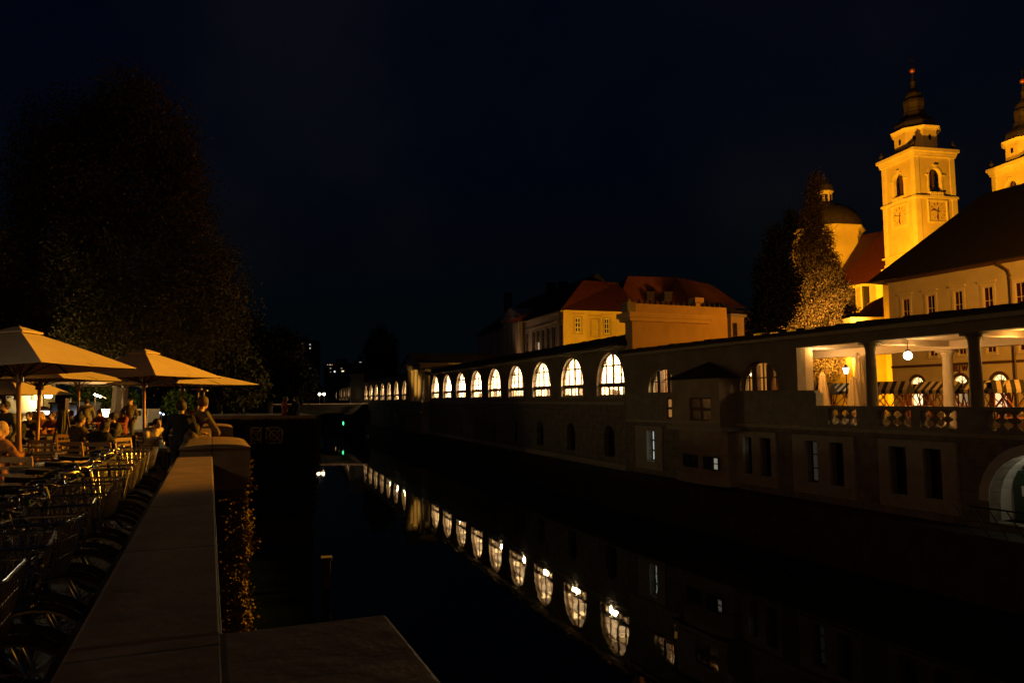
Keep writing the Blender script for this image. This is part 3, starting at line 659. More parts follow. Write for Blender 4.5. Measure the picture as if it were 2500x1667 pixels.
# side window seen on the left part
sw = [a(1640,1000,-0.1)[0], a(1660,1000,-0.1)[0]]
o = rectframe(MB(), sw[0]-0.3, sw[1], wz0, wz1, -0.2, 0.1, 1, 1, bar=0.14).build("side_window", woodfr, near)
MB().face([(sw[0]-0.3,-0.17,wz0),(sw[1],-0.17,wz0),(sw[1],-0.17,wz1),(sw[0]-0.3,-0.17,wz1)]).build("pane", emitmat("amber_pane",(1,0.42,0.08),0.28), o)
# curved bay below
m_ = MB(); cs = (o0+o1)/2; hw = (o1-o0)/2
zt2, zb2 = zb_-0.225, -4.0
N = 12
def bow(k, ex=0.0, z=0): 
    x = -1+2*k/N; return (cs+x*(hw+ex), T*(0.62+0.38*math.sqrt(max(0,1-x*x)))-ex*0.5, z)
zw0, zw1 = a(1715,1143,T)[1], a(1715,1112,T)[1]
cut = [(a(1670,1125,T)[0], a(1704,1125,T)[0]), (a(1719,1125,T)[0], a(1757,1125,T)[0])]
for k in range(N):
    m_.face([bow(k,0,zb2),bow(k+1,0,zb2),bow(k+1,0,zt2),bow(k,0,zt2)])
m_.face([bow(0,0,zb2),bow(0,0,zt2),(cs-hw,0,zt2),(cs-hw,0,zb2)]); m_.face([bow(N,0,zb2),(cs+hw,0,zb2),(cs+hw,0,zt2),bow(N,0,zt2)])
m_.face([bow(k,0,zb2) for k in range(N+1)][::-1])
m_.build("bay_wall", bayplaster, near, False)
m_ = MB()
for (za, zb3, ex) in ((zb2-0.5,zb2-0.003,0.16),(zw1+0.08,zw1+0.16,0.12)):
    pts = [bow(k,ex) for k in range(N+1)]
    m_.prism([(p[0],p[1]) for p in pts]+[(cs+hw+ex,0),(cs-hw-ex,0)], za, zb3)
m_.build("bay_ledge", trim, near)
for i, (p, q) in enumerate(cut):
    o = rectframe(MB(), p, q, zw0, zw1, T-0.06, 0.05, 1 if i == 0 else 2, 1, bar=0.05).build("bay_window", darkmetal, near)
    MB().face([(p,T-0.03,zw0),(q,T-0.03,zw0),(q,T-0.03,zw1),(p,T-0.03,zw1)]).build("pane", dark_glass, o)
    if i == 1: 
        wv = q-p; MB().box((p+wv*0.66,T-0.045,zw0+0.05),(p+wv*0.9,T-0.04,zw1-0.06)).build("lit_shelf", emitmat("shelf_glow",(0.8,0.72,0.55),0.25), near)
# pilaster strips and downpipe
s_ = a(1797,1000)[0]; MB().box((s_-0.05,-0.2,-1.36),(s_+0.05,-0.121,0.13)).build("downpipe", darkmetal, near)
# ---------------------------------------------------------------- buildings behind the arcade
def surround(mb, s0, s1, z0, z1, t, w_=0.14, hood=True):
    mb.box((s0-w_,t-0.06,z0-0.12),(s0-0.001,t-0.002,z1)); mb.box((s1+0.001,t-0.06,z0-0.12),(s1+w_,t-0.002,z1))
    mb.box((s0-w_,t-0.06,z1+0.001),(s1+w_,t-0.002,z1+w_)); mb.box((s0-w_-0.05,t-0.12,z0-0.25),(s1+w_+0.05,t-0.002,z0-0.121))
    if hood: mb.box((s0-w_-0.15,t-0.2,z1+0.42),(s1+w_+0.15,t-0.002,z1+0.55))
# --- yellow corner building with long beige river side
yx, yy = PL(1378, 90); fY = Frame(yx, yy, 0.953, 0.303)      # lit end wall
yb = thing("town_house", "yellow lit end wall with three windows under a dark red hipped roof", "house", (yx, yy, 0), fY.rz)
ze = fY.at(1400, 758)[1]; LY = 9.5
yel = mat("yellow_wash", (0.68,0.50,0.20), 0.85, 0.18, 0.5, 0.12)
wz = [(1404,1419,775,811),(1444,1462,780,818),(1475,1489,777,815)]
opsY = []
for p0,p1,y0,y1 in wz:
    s0_, z1_ = fY.at(p0,y0); s1_, z0_ = fY.at(p1,y1); opsY.append(dict(s0=s0_,s1=s1_,z0=z0_,z1=z1_))
m_ = MB(); wall(m_, 0, LY, G, ze-0.3, opsY, 0, 0.4); m_.box((-0.15,-0.25,ze-0.3),(LY+0.2,0.5,ze)); m_.build("end_wall", yel, yb)
for o_ in opsY:
    m_ = MB(); surround(m_, o_['s0'],o_['s1'],o_['z0'],o_['z1'],0.0,0.22); m_.build("window_surround", mat("ochre_trim",(0.55,0.36,0.16),0.8,0.2,2,0.1), yb)
for i, o_ in enumerate(opsY):
    if i == 1: MB().box((o_['s0'],0.12,o_['z0']),(o_['s1'],0.2,o_['z1'])).build("blind_window", yel, yb)
    else: rect_window(yb, o_['s0'],o_['s1'],o_['z0'],o_['z1'],0.12,1,2,fr=mat("white_window_paint",(0.75,0.68,0.5),0.6,0.1,3,0),bar=0.12,fwd=0.12)
# long side: frame along the river direction, origin at far end
fx, fy = PL(1168, 126); fL = Frame(fx, fy, yx-fx, yy-fy); LL = math.hypot(yx-fx, yy-fy)
lb = thing("long_building", "long pale beige building with pedimented middle stretching toward the river bend", "building", (fx, fy, 0), fL.rz)
winL = []
for px in (1185,1200,1217,1231, 1287,1303,1314,1326,1338.5,1352,1370):
    s_, _ = fL.at(px, 800); winL.append(s_)
opsL = [dict(s0=s_-0.55, s1=s_+0.55, z0=6.0, z1=9.0) for s_ in winL]
pd0 = fL.at(1240,790)[0]; pd1 = fL.at(1281,790)[0]
m_ = MB(); wall(m_, 0, LL, G, ze-0.2, opsL, 0, 0.4); m_.build("wall", beige, lb)
m_ = MB(); m_.box((0,-0.35,ze-0.2),(LL,0.5,ze)); 
m_.build("eaves_cornice", trim, lb)
for o_ in opsL:
    m_ = MB(); surround(m_, o_['s0'],o_['s1'],o_['z0'],o_['z1'],0.0,0.2); m_.build("window_surround", trim, lb)
for i, o_ in enumerate(opsL): rect_window(lb, o_['s0'],o_['s1'],o_['z0'],o_['z1'],0.15,1,2,fr=MATS["white_window_paint"],bar=0.06)
s_ = winL[6]; MB().box((s_-0.3,0.05,6.1),(s_+0.35,0.1,7.4)).build("lit_window", emitmat("dim_amber",(1,0.75,0.4),0.35), lb)
m_ = MB(); m_.box((pd0,-0.7,G),(pd1,-0.002,ze+0.6)); m_.box((pd0-0.4,-1.1,ze+0.6),(pd1+0.4,0.3,ze+0.95))
m_.frus([(pd0-0.3,-1.0,ze+0.951),(pd1+0.3,-1.0,ze+0.951),((pd0+pd1)/2,-1.0,ze+2.4)],[(pd0-0.3,3,ze+0.951),(pd1+0.3,3,ze+0.951),((pd0+pd1)/2,3,ze+2.4)])
for k in range(4):
    x = pd0+0.5+(pd1-pd0-1)*k/3; m_.box((x-0.3,-0.85,G),(x+0.3,-0.703,ze+0.5))
m_.build("pediment_bay", beige, lb)
for x in (pd1+0.6, LL-0.35): MB().lathe([(0.12,G),(0.12,ze-0.2)], (x,-0.3,0), 6).build("downpipe", darkmetal, lb)
m_ = MB(); rz_ = ze+7.0
m_.face([(-0.5,-0.6,ze+.01),(LL-4,-0.6,ze+.01),(LL-4,6.5,rz_-1.5),(5,6.5,rz_-1.5)]); m_.face([(-0.5,-0.6,ze+.01),(5,6.5,rz_-1.5),(-0.5,13,ze+.01)]); m_.face([(5,6.5,rz_-1.5),(LL-4,6.5,rz_-1.5),(LL-4,13,ze+.01),(-0.5,13,ze+.01)])
m_.build("roof", roofdark, lb)
# roof of the corner: world points from the picture
m_ = MB()
A_ = fY.w(-0.5,-0.5,ze+0.012); B_ = fY.w(LY+0.3,-0.5,ze+0.012); R1 = P(1424,684,94.5); R2 = P(1508,690,98); 
fxL = fL.w(LL-16,-0.6,ze+0.012); R0_ = P(1405,690,104)
back1 = fY.w(LY+0.3,12,ze)
m_.face([A_,B_,R2,R1]); m_.face([A_,R1,R0_,fxL]); m_.face([B_,back1,R2])
m_.face([fxL,R0_,R1,R2,back1,fY.w(-3,14,ze)])
o = m_.build("roof", rooftile, None); o.parent = yb; o.matrix_parent_inverse = Matrix.Translation(Vector((yx,yy,0))) .inverted() if False else (Matrix.Translation(Vector((yx,yy,0)))@Matrix.Rotation(fY.rz,4,'Z')).inverted()
def world_child(mb, name, m, root, smooth=False):
    o = mb.build(name, m, None, smooth); o.parent = root
    o.matrix_parent_inverse = (Matrix.Translation(root.location)@Matrix.Rotation(root.rotation_euler.z,4,'Z')).inverted(); return o
# dormer-like dark chimneys along the beige roof
for px, row, Y in ((1240,716,118),(1345,690,106),(1375,688,104)):
    p = P(px,row,Y); world_child(MB().box((p.x-0.7,p.y-0.5,p.z-3),(p.x+0.7,p.y+0.5,p.z)), "chimney", roofdark, lb)
# --- second red roofed house
hx, hy = PL(1511, 100); fH = Frame(hx, hy, 0.953, 0.303)
hb = thing("town_house", "house with steep dark red roof and two small dormers behind the orange block", "house", (hx, hy, 0), fH.rz)
zeh = fH.at(1515, 748)[1]
MB().box((0,0,G),(34,10,zeh)).build("wall", yel, hb)
m_ = MB()
def W(px,row,Y): return P(px,row,Y)
e0 = W(1500,756,99); rA = W(1533,674,102); e1 = W(1578,752,101); rB = W(1652,677,112); e2 = W(1700,754,104); rC = W(1735,694,125); e3 = W(1822,752,126)
m_.face([e0,e1,rA]); m_.face([e1,e2,rB,rA]); m_.face([e2,e3,rC,rB]); m_.face([e0,rA,W(1500,700,118)])
m_.face([rA,rB,W(1652,700,130),W(1533,700,125)])
world_child(m_, "roof", rooftile, hb)
for px in (1586, 1629):
    p = W(px,720,101.5); m_ = MB(); m_.box((p.x-0.5,p.y-0.7,p.z-0.8),(p.x+0.5,p.y+3.5,p.z+0.25)); m_.box((p.x-0.65,p.y-0.85,p.z+0.25),(p.x+0.65,p.y+3.5,p.z+0.36)); world_child(m_, "dormer", mat("dormer_metal",(0.018,0.010,0.008),1.0,0.2,3,0.1), hb)
# narrow lit piece right of the block
p0, p1 = PL(1790, 70), PL(1822, 71)
hb2 = thing("town_house", "narrow amber house end between the orange block and the dark conifer", "house", (p0[0], p0[1], 0), math.atan2(p1[1]-p0[1], p1[0]-p0[0]))
zt_ = P(1800, 772, 70).z; L_ = math.hypot(p1[0]-p0[0], p1[1]-p0[1])
MB().box((0,0,G),(L_,6,zt_)).build("wall", MATS["orange_wash"], hb2); MB().box((-0.2,-0.2,zt_),(L_+0.2,6.2,zt_+0.25)).build("cornice", trim, hb2)
rect_window(hb2, 0.2, 0.8, zt_-1.9, zt_-0.6, -0.06, 1, 1)
rfm = MB(); rfm.frus([(-0.2,-0.2,zt_+.251),(L_+.2,-0.2,zt_+.251),(L_+.2,6.2,zt_+.251),(-.2,6.2,zt_+.251)],[(0.8,2,zt_+1.6),(1,2,zt_+1.6),(1,4,zt_+1.6),(0.8,4,zt_+1.6)]); rfm.build("roof", roofdark, hb2)

# ---------------------------------------------------------------- cathedral
YT = 110.0; tx, ty = PL(2237, YT)
# use the ray at mid height for the plan position of the near corner
tc_ = P(2240, 560, YT); tx, ty = tc_.x, tc_.y
ang = math.atan2(0.205, 0.979)
fR = Frame(tx, ty, 0.979, 0.205)          # right face: u to the right, n away
SW = 7.2
def zr(row, px=2237): return P(px, row, YT).z
def tower(label):
    t_ = thing("church_tower", label, "tower", (tx, ty, 0), ang, "twin church towers")
    zb_, zm, zu, zc_ = zr(612), zr(481), zr(385), zr(361)
    body = MB()
    # lower shaft, belfry with arched openings on four sides
    ow = 1.45/2
    def four(fn):
        pass
    def lev(za, zb2, arches, ins):
        s0, s1 = ins, SW-ins
        ops = []
        if arches:
            c = SW/2; ops = [dict(s0=c-1.08, s1=c+1.08, z0=zr(467), z1=zr(407), arch=True)]
        for k in range(4):
            mb = MB(); wall(mb, s0, s1, za, zb2, ops, ins, 0.5, back=True)
            R_ = Matrix.Translation((SW/2,SW/2,0))@Matrix.Rotation(k*math.pi/2,4,'Z')@Matrix.Translation((-SW/2,-SW/2,0))
            off = len(body.v); body.v += [tuple(R_@Vector(v)) for v in mb.v]; body.f += [tuple(off+i for i in f) for f in mb.f]
    lev(zb_, zm, False, 0.0); lev(zm+0.3, zc_-0.9, True, 0.12)
    body.box((0.5,0.5,zm+0.2),(SW-0.5,SW-0.5,zm+0.31)); body.box((-0.35,-0.35,G),(SW+0.35,SW+0.35,zb_-1.6)); body.box((0,0,zb_-1.6),(SW,SW,zb_))
    body.build("shaft", churchpl, t_)
    tr = MB()
    def ring(za, zb2, ex, mb=tr): mb.box((-ex,-ex,za),(SW+ex,SW+ex,zb2))
    ring(zb_-0.15, zb_+0.1, 0.35); ring(zb_-1.6, zb_-1.0, 0.12); ring(zb_-1.95,zb_-1.6,0.5); ring(zm-0.05, zm+0.3, 0.22)
    ring(zc_-1.25, zc_-0.85, 0.16); ring(zc_-0.9, zc_-0.5, 0.26); ring(zc_-0.5, zc_, 0.52)
    for k in range(2):
        for x in (0.0, SW-0.9):
            tr.box((x-0.05+(0 if x == 0 else 0.1),-0.07,zb_+0.1),(x+0.85+(0 if x==0 else 0.1),0.0,zm-0.05))
            tr.box((x+0.02,0.03,zm+0.3),(x+0.88,0.12,zc_-1.25))
            tr.box((-0.07,x+0.02,zb_+0.1),(0.0,x+0.85,zm-0.05)); tr.box((0.03,x+0.02,zm+0.3),(0.12,x+0.88,zc_-1.25))
        break
    tr.build("cornice", churchtrim, t_)
    # belfry arch trims and rails
    def face_xf(k, fn):
        R_ = Matrix.Translation((SW/2,SW/2,0))@Matrix.Rotation(k*math.pi/2,4,'Z')@Matrix.Translation((-SW/2,-SW/2,0))
        mb = MB(); fn(mb); mb.v = [tuple(R_@Vector(v)) for v in mb.v]; return mb
    c = SW/2; za, zt_ = zr(467), zr(407)
    zs = zt_-1.08
    def archtrim(mb):
        for k in range(12):
            a0, a1 = math.pi*k/12, math.pi*(k+1)/12
            pt = lambda an, rr, tt: (c-rr*math.cos(an), tt, zs+rr*math.sin(an))
            mb.face([pt(a0,1.08,.04),pt(a0,1.32,.04),pt(a1,1.32,.04),pt(a1,1.08,.04)]); mb.face([pt(a0,1.32,.04),pt(a0,1.32,.12),pt(a1,1.32,.12),pt(a1,1.32,.04)]); mb.face([pt(a0,1.08,.04),pt(a1,1.08,.04),pt(a1,1.08,.12),pt(a0,1.08,.12)])
        for sgn in (-1, 1):
            x0, x1 = sorted((c+sgn*1.09, c+sgn*1.65)); mb.box((x0,-0.06,zs-0.08),(x1,0.119,zs+0.08)); 
            x0, x1 = sorted((c+sgn*1.09, c+sgn*1.32)); mb.box((x0,0.04,za),(x1,0.119,zs-0.08))
        mb.box((c-1.2,-0.25,za-0.1),(c+1.2,0.119,za)); mb.box((c-1.2,-0.25,za-0.62),(c+1.2,0.119,za-0.5))
        for k in range(7): mb.lathe([(0.07,0),(0.11,0.2),(0.07,0.4)], (c-1.05+k*0.35,-0.15,za-0.5), 6)
        mb.box((c-0.3,-0.14,zs+1.34),(c+0.3,0.1,zs+1.6))
    for k in (3, 0): face_xf(k, archtrim).build("belfry_arch", churchtrim, t_)
    def louv(mb):
        mb.box((c-0.74,0.42,za+0.002),(c+0.74,0.5,zs)); 
    for k in (3, 0):
        lv = face_xf(k, lambda mb: mb.box((c-0.2,0.5,za+0.002),(c+0.2,0.7,zs+0.7))).build("belfry_louvre", woodfr, t_)
    # clocks
    cz0, cz1 = zr(538), zr(489); cs = (cz1-cz0)
    def clock(k):
        def fr(mb):
            x0 = c-cs/2+0.1; x1 = c+cs/2+0.1
            mb.box((x0-.22,-.14,cz0-.22),(x0,-.001,cz1+.22)); mb.box((x1,-.14,cz0-.22),(x1+.22,-.001,cz1+.22)); mb.box((x0,-.14,cz1),(x1,-.001,cz1+.22)); mb.box((x0,-.14,cz0-.22),(x1,-.001,cz0))
        def dial(mb): mb.box((c-cs/2+.1,-.03,cz0),(c+cs/2+.1,-.002,cz1))
        def hands(mb):
            cc = Vector((c+0.1,-.06,(cz0+cz1)/2)); up_ = Vector((0,0,1)); lf_ = Vector((-1,0,0))
            def hand(d, L, w0): mb.bar(cc-d*0.35, cc+d*L*0.6, w0*0.7, .03); mb.bar(cc+d*L*0.55, cc+d*L, w0*1.5, .03)
            hand((up_*-0.99+lf_*0.1).normalized(), cs*0.36, 0.16); hand((lf_*0.97+up_*0.2).normalized(), cs*0.36, 0.2); mb.bar(cc, cc+(up_*0.97-lf_*0.2)*cs*0.2, 0.12, .03)
        def marks(mb):
            cc = Vector((c+0.1,-.04,(cz0+cz1)/2))
            for q in range(12):
                an = 2*math.pi*q/12; d = Vector((math.sin(an),0,math.cos(an))); mb.bar(cc+d*cs*0.33, cc+d*cs*0.44, 0.2 if q % 3 == 0 else 0.13, .02)
        f_ = face_xf(k, dial).build("clock", mat("clock_dial",(0.72,0.58,0.32),0.7,0.15,2,0), t_)
        face_xf(k, fr).build("clock_frame", churchtrim, f_); face_xf(k, hands).build("clock_hands", mat("clock_hand_red",(0.07,0.012,0.004),0.6,0.1,3,0), f_)
        face_xf(k, marks).build("hour_marks", mat("hour_mark_brown",(0.16,0.08,0.02),0.7,0.1,3,0), f_)
    clock(0); clock(3)
    # octagon
    zo1 = zr(300); zo0 = zc_-0.3
    cx = SW/2+0.1; R8 = 3.15
    o8 = MB(); ring8 = lambda r, z: [(cx+r*math.cos(a0+math.pi/8+k*math.pi/4), cx+r*math.sin(a0+math.pi/8+k*math.pi/4), z) for k in range(8) for a0 in (0,)]
    o8.frus(ring8(R8,zo0), ring8(R8,zo1-0.5)); o8.build("octagon_stage", churchpl, t_)
    o9 = MB(); o9.frus(ring8(R8+0.12,zo1-0.5), ring8(R8+0.12,zo1-0.3)); o9.frus(ring8(R8+0.3,zo1-0.299), ring8(R8+0.55,zo1)); o9.build("octagon_cornice", churchtrim, t_)
    for k in range(8):
        an = k*math.pi/4; d = Vector((math.cos(an),math.sin(an),0)); rr = R8*math.cos(math.pi/8); zc0 = (zo0+zo1)/2+0.35
        mb = MB(); pts = []
        sd = Vector((-d.y,d.x,0))
        for q in range(14):
            t = 2*math.pi*q/14; pts.append(Vector((cx,cx,zc0))+d*(rr-0.02)+sd*(0.26*math.cos(t))+Vector((0,0,0.48*math.sin(t))))
        mb.frus(pts, [p+d*0.04 for p in pts]); mb.build("oval_window", dark_glass, t_)
    # baroque cap
    zz = lambda row: zr(row, 2215)
    prof = [(3.1,zo1+0.001),(3.15,zo1+0.5),(3.0,zo1+1.2),(2.6,zo1+1.7),(2.1,zo1+2.15),(1.75,zo1+2.6),(1.6,zo1+3.1)]
    sp_ = MB(); sp_.lathe(prof, (cx,cx,0), 8, math.pi/8)
    zl0 = zo1+3.1; zl1 = zz(212)
    sp_.lathe([(1.5,zl0),(1.5,zl0+0.3*(zl1-zl0)),(1.62,zl0+0.6*(zl1-zl0)),(1.55,zl0+0.8*(zl1-zl0)),(1.1,zl1-0.1),(1.05,zl1)], (cx,cx,0), 8, math.pi/8)
    sp_.lathe([(1.25,zl1),(1.15,zl1+0.5),(0.75,zl1+1.05),(0.35,zl1+1.5),(0.30,zl1+2.0),(0.38,zl1+2.6),(0.2,zl1+3.0),(0.1,zl1+3.6),(0.07,zl1+4.4)], (cx,cx,0), 10)
    sp_.build("copper_spire", copper, t_)
    MB().ball((cx,cx,zl1+4.5), 0.42).build("finial_ball", mat("gilt_red",(0.6,0.2,0.05),0.4,0.2,5,0,metal=0.6), t_, True)
    MB().bar((cx,cx,zl1+4.9),(cx,cx,zl1+6.6),0.09).bar((cx-0.5,cx,zl1+6.1),(cx+0.5,cx,zl1+6.1),0.09).build("finial_cross", darkmetal, t_)
    for x, y in ((0.1,0.1),(SW-0.1,0.1),(0.1,SW-0.1),(SW-0.1,SW-0.1)):
        MB().lathe([(0.35,0),(0.3,0.15),(0.15,0.3),(0.38,0.7),(0.3,1.0),(0.08,1.25),(0.1,1.5)], (x,y,zc_), 8).build("corner_urn", copper, t_, True)
    return t_
t1 = tower("left lit church tower with two square clock faces and dark baroque cap")
tp2 = P(2523, 560, YT+4.3)
t2 = dup(t1, (tp2.x, tp2.y, 0), ang, "right church tower cut by the picture edge, behind the palace roof")
t2.scale = (1.0,1.0,1.0)
# nave, transept and dome
nv = thing("cathedral_nave", "yellow lit church nave with dark red roof beside the clock tower", "church", (0,0,0))
m_ = MB()
Yn = 112
q = [P(2185,690,106), P(2050,690,118)]
def vquad(mb, a_, b_, z0, z1, th=0.6, back=None):
    d = (b_-a_); d.z = 0; n_ = Vector((-d.y,d.x,0)).normalized(); 
    if n_.y < 0: n_ = -n_
    a0, b0 = Vector((a_.x,a_.y,0)), Vector((b_.x,b_.y,0)); th = n_*th
    mb.frus([a0+Vector((0,0,z0)), b0+Vector((0,0,z0)), b0+th+Vector((0,0,z0)), a0+th+Vector((0,0,z0))],[a0+Vector((0,0,z1)), b0+Vector((0,0,z1)), b0+th+Vector((0,0,z1)), a0+th+Vector((0,0,z1))])
zt1 = P(2160,664,108).z; a_ = P(2045,700,124); b_ = P(2158,700,116)
vquad(m_, a_, b_, G, zt1, 8); m_.build("wall", churchpl, nv)
m_ = MB(); vquad(m_, a_-Vector((0,0.4,0)), b_-Vector((0,0.4,0)), zt1-0.5, zt1, 9); m_.build("cornice", churchtrim, nv)
onw = lambda px: (lambda k: a_.lerp(b_, k))((px-2045)/(2158-2045))
for px in (2072, 2103, 2140):
    p = onw(px); MB().box((p.x-0.5,p.y-0.9,G),(p.x+0.5,p.y+0.5,zt1-0.6)).build("pilaster", churchtrim, nv)
m_ = MB(); p1_ = P(2040,672,124); p2_ = P(2160,640,116); r1_ = P(2108,573,130); r2_ = P(2160,563,124)
z_e = zt1+0.01
m_.face([(p1_.x-1,p1_.y-0.8,z_e),(p2_.x,p2_.y-0.8,z_e),r2_,r1_]); m_.face([(p1_.x-1,p1_.y-0.8,z_e),r1_,(p1_.x+4,p1_.y+20,z_e)]); m_.build("roof", rooftile, nv)
for px in (2086, 2120):
    p = onw(px); zz_ = P(px,722,118).z; mb = MB(); mb.box((p.x-0.8,p.y-0.25,zz_-2.2),(p.x+0.8,p.y+0.3,zz_+1.6)); mb.build("nave_window", dark_glass, nv)
dm = thing("church_dome", "round copper dome with lit lantern behind the tall poplar", "dome", (0,0,0))
pc_ = P(2016, 540, 135); cxd, cyd = pc_.x, pc_.y; Rd = (2112-2022)/1810*135*0.93
zd = P(2050,566,135).z; zt2_ = P(2020,503,135).z
m_ = MB(); m_.lathe([(Rd*0.97,G),(Rd*0.97,zd-1.6),(Rd*1.0,zd-1.6),(Rd*1.0,zd-0.7),(Rd*1.1,zd-0.3),(Rd*1.1,zd)], (cxd,cyd,0), 8, math.pi/8+ang); m_.build("drum", churchpl, dm)
H = zt2_-zd
m_ = MB(); m_.lathe([(Rd*1.02,zd+0.001)]+[(Rd*math.cos(t), zd+0.3+H*math.sin(t)) for t in [i*math.pi/2/9 for i in range(9)]], (cxd,cyd,0), 16); m_.build("dome_shell", copper, dm, True)
pl_ = P(2020, 480, 135); px_l = cxd
zl = [P(2020,r,135).z for r in (506,472,462,441,424)]
cxl = P(2019,480,135).x
cxd_l = cxd
m_ = MB(); m_.lathe([(1.5,zl[0]-0.8),(1.5,zl[0]),(1.25,zl[0]+0.01),(1.25,zl[1]-0.2),(1.55,zl[1]),(1.55,zl[1]+0.2)], (cxd,cyd,0), 8, 0.2); m_.build("lantern", churchtrim, dm)
for k in range(8):
    an = 0.2+math.pi/8+k*math.pi/4; rr = 1.25*math.cos(math.pi/8); x, y = cxd+rr*math.cos(an), cyd+rr*math.sin(an)
    mb = MB(); sd = Vector((-math.sin(an),math.cos(an),0)); b0 = Vector((x,y,0)); mb.frus([b0-sd*.25+Vector((0,0,zl[0]+.3)),b0+sd*.25+Vector((0,0,zl[0]+.3)),b0+sd*.25+Vector((0,0,zl[1]-.5)),b0-sd*.25+Vector((0,0,zl[1]-.5))],[b0-sd*.25+Vector((math.cos(an)*.05,math.sin(an)*.05,zl[0]+.3)),b0+sd*.25+Vector((math.cos(an)*.05,math.sin(an)*.05,zl[0]+.3)),b0+sd*.25+Vector((math.cos(an)*.05,math.sin(an)*.05,zl[1]-.5)),b0-sd*.25+Vector((math.cos(an)*.05,math.sin(an)*.05,zl[1]-.5))]); mb.build("lantern_window", dark_glass, dm)
m_ = MB(); m_.lathe([(1.6,zl[1]+.201),(1.45,zl[2]+.5),(0.9,zl[2]+1.1),(0.15,zl[2]+1.5),(0.08,zl[3]+0.3)], (cxd,cyd,0), 12); m_.bar((cxd,cyd,zl[3]),(cxd,cyd,zl[4]),0.1).bar((cxd-.5,cyd,zl[4]-.9),(cxd+.5,cyd,zl[4]-.9),0.1); m_.build("lantern_cap", copper, dm)
# shift dome so the lantern sits at its column in the picture
dm.location = (0, 0, 0)
# lower annex, bright yellow side
an_ = thing("church_annex", "bright yellow annex wall beside the palace corner with small barred windows", "building", (0,0,0))
A1 = P(2075,850,96); B1 = P(2188,850,84)
m_ = MB(); vquad(m_, A1, B1, G, P(2150,778,86).z, 5); m_.build("wall", mat("annex_yellow",(0.78,0.62,0.26),0.85,0.15,0.5,0.1), an_)
m_ = MB(); A2, B2 = P(2155,700,82.6), P(2180,700,81.4); vquad(m_, A2, B2, G, P(2165,698,85).z, 3); m_.build("corner_pier", MATS["annex_yellow"], an_)
m_ = MB(); z_ = P(2150,776,86).z; C1 = P(2118,741,98); C2 = P(2160,722,92)
m_.face([(A1.x-.5,A1.y-.5,z_),(B1.x,B1.y-.5,z_),C2,C1]); m_.build("lean_to_roof", mat("brown_tiles",(0.22,0.10,0.05),0.85,0.3,3,0.3), an_)
p = P(2139,856,88.5)
for k in range(3): MB().box((p.x-1.0+k*0.75,p.y-0.9,p.z-0.6),(p.x-0.55+k*0.75,p.y-0.6,p.z+0.9)).build("barred_window", woodfr, an_)

# ---------------------------------------------------------------- palace
pxx, pyy = PL(2181, 75); fPl = Frame(pxx, pyy, 0.373, -0.928); LPl = 42
pa = thing("palace", "long cream palace with dark hipped roof, small upper windows and arched shop openings", "building", (pxx, pyy, 0), fPl.rz)
zev = fPl.at(2200, 677)[1]
def wrect(px0, y0, px1, y1): 
    s0_, z1_ = fPl.at(px0,y0); s1_, z0_ = fPl.at(px1,y1); return s0_, s1_, z0_, z1_
up_w = []
for (l, r) in ((2204,2221),(2264,2283),(2331,2351),(2403,2426),(2481,2506)):
    s0_ = fPl.at(l,750)[0]; s1_ = fPl.at(r,750)[0]; up_w.append((s0_, s1_))
zu0, zu1 = 5.9, fPl.at(2273,721)[1]
d_w = (up_w[3][0]-up_w[0][0])/3
while up_w[-1][0]+d_w < LPl-3: up_w.append((up_w[-1][0]+d_w, up_w[-1][1]+d_w))
mid_w = [(fPl.at(l,850)[0], fPl.at(r,850)[0]) for (l, r) in ((2269,2288),(2340,2359),(2410,2432))]
dm_ = (mid_w[2][0]-mid_w[0][0])/2
while mid_w[-1][0]+dm_ < LPl-3: mid_w.append((mid_w[-1][0]+dm_, mid_w[-1][1]+dm_))
zm0, zm1 = fPl.at(2420,860)[1], fPl.at(2420,832)[1]
ar = [(fPl.at(l,940)[0], fPl.at(r,940)[0]) for (l, r) in ((2225,2256),(2330,2362),(2424,2459))]
da = (ar[2][0]-ar[0][0])/2; ar.append((ar[2][0]+da, ar[2][1]+da))
zat = fPl.at(2440,914)[1]
ops_g = [dict(s0=s0_, s1=s1_, z0=G+0.05, z1=zat, arch=True) for s0_, s1_ in ar]
m_ = MB(); zsc = fPl.at(2240,893)[1]
wall(m_, 0, LPl, G, zsc, ops_g, 0, 0.4); 
wall(m_, 0, LPl, zsc, 5.2, [dict(s0=a_, s1=b_, z0=zm0, z1=zm1) for a_, b_ in mid_w], 0, 0.4)
wall(m_, 0, LPl, 5.2, zev-0.4, [dict(s0=a_, s1=b_, z0=zu0, z1=zu1) for a_, b_ in up_w], 0, 0.4)
m_.face([(0,0.4,G),(0,14,G),(0,14,zev),(0,0.4,zev)])
m_.build("facade", cream, pa)
m_ = MB(); m_.box((0,-0.12,zsc-0.12),(LPl,-0.002,zsc+0.1)); m_.box((-0.1,-0.35,zev-0.4),(LPl,0.4,zev-0.05)); m_.build("string_course", woodfr, pa)
m_.v = [] ; m_.f = []
for ws_, za_, zb3_, w3, hd3 in ((up_w, zu0, zu1, 0.25, True), (mid_w, zm0, zm1, 0.15, False)):
    for s0_, s1_ in ws_: m_ = MB(); surround(m_, s0_, s1_, za_, zb3_, 0, w3, hd3); m_.build("window_surround", mat("cream_trim",(0.72,0.62,0.42),0.8,0.1,2,0.05), pa)
wp = mat("pale_glazing_bars",(0.62,0.52,0.42),0.6,0.1,3,0)
redglass = mat("dark_red_pane",(0.05,0.012,0.006),0.15,0.1,2,0)
for s0_, s1_ in up_w: rect_window(pa, s0_, s1_, zu0, zu1, 0.1, 1, 2, pane=redglass, fr=wp, bar=0.07, fwd=0.05)
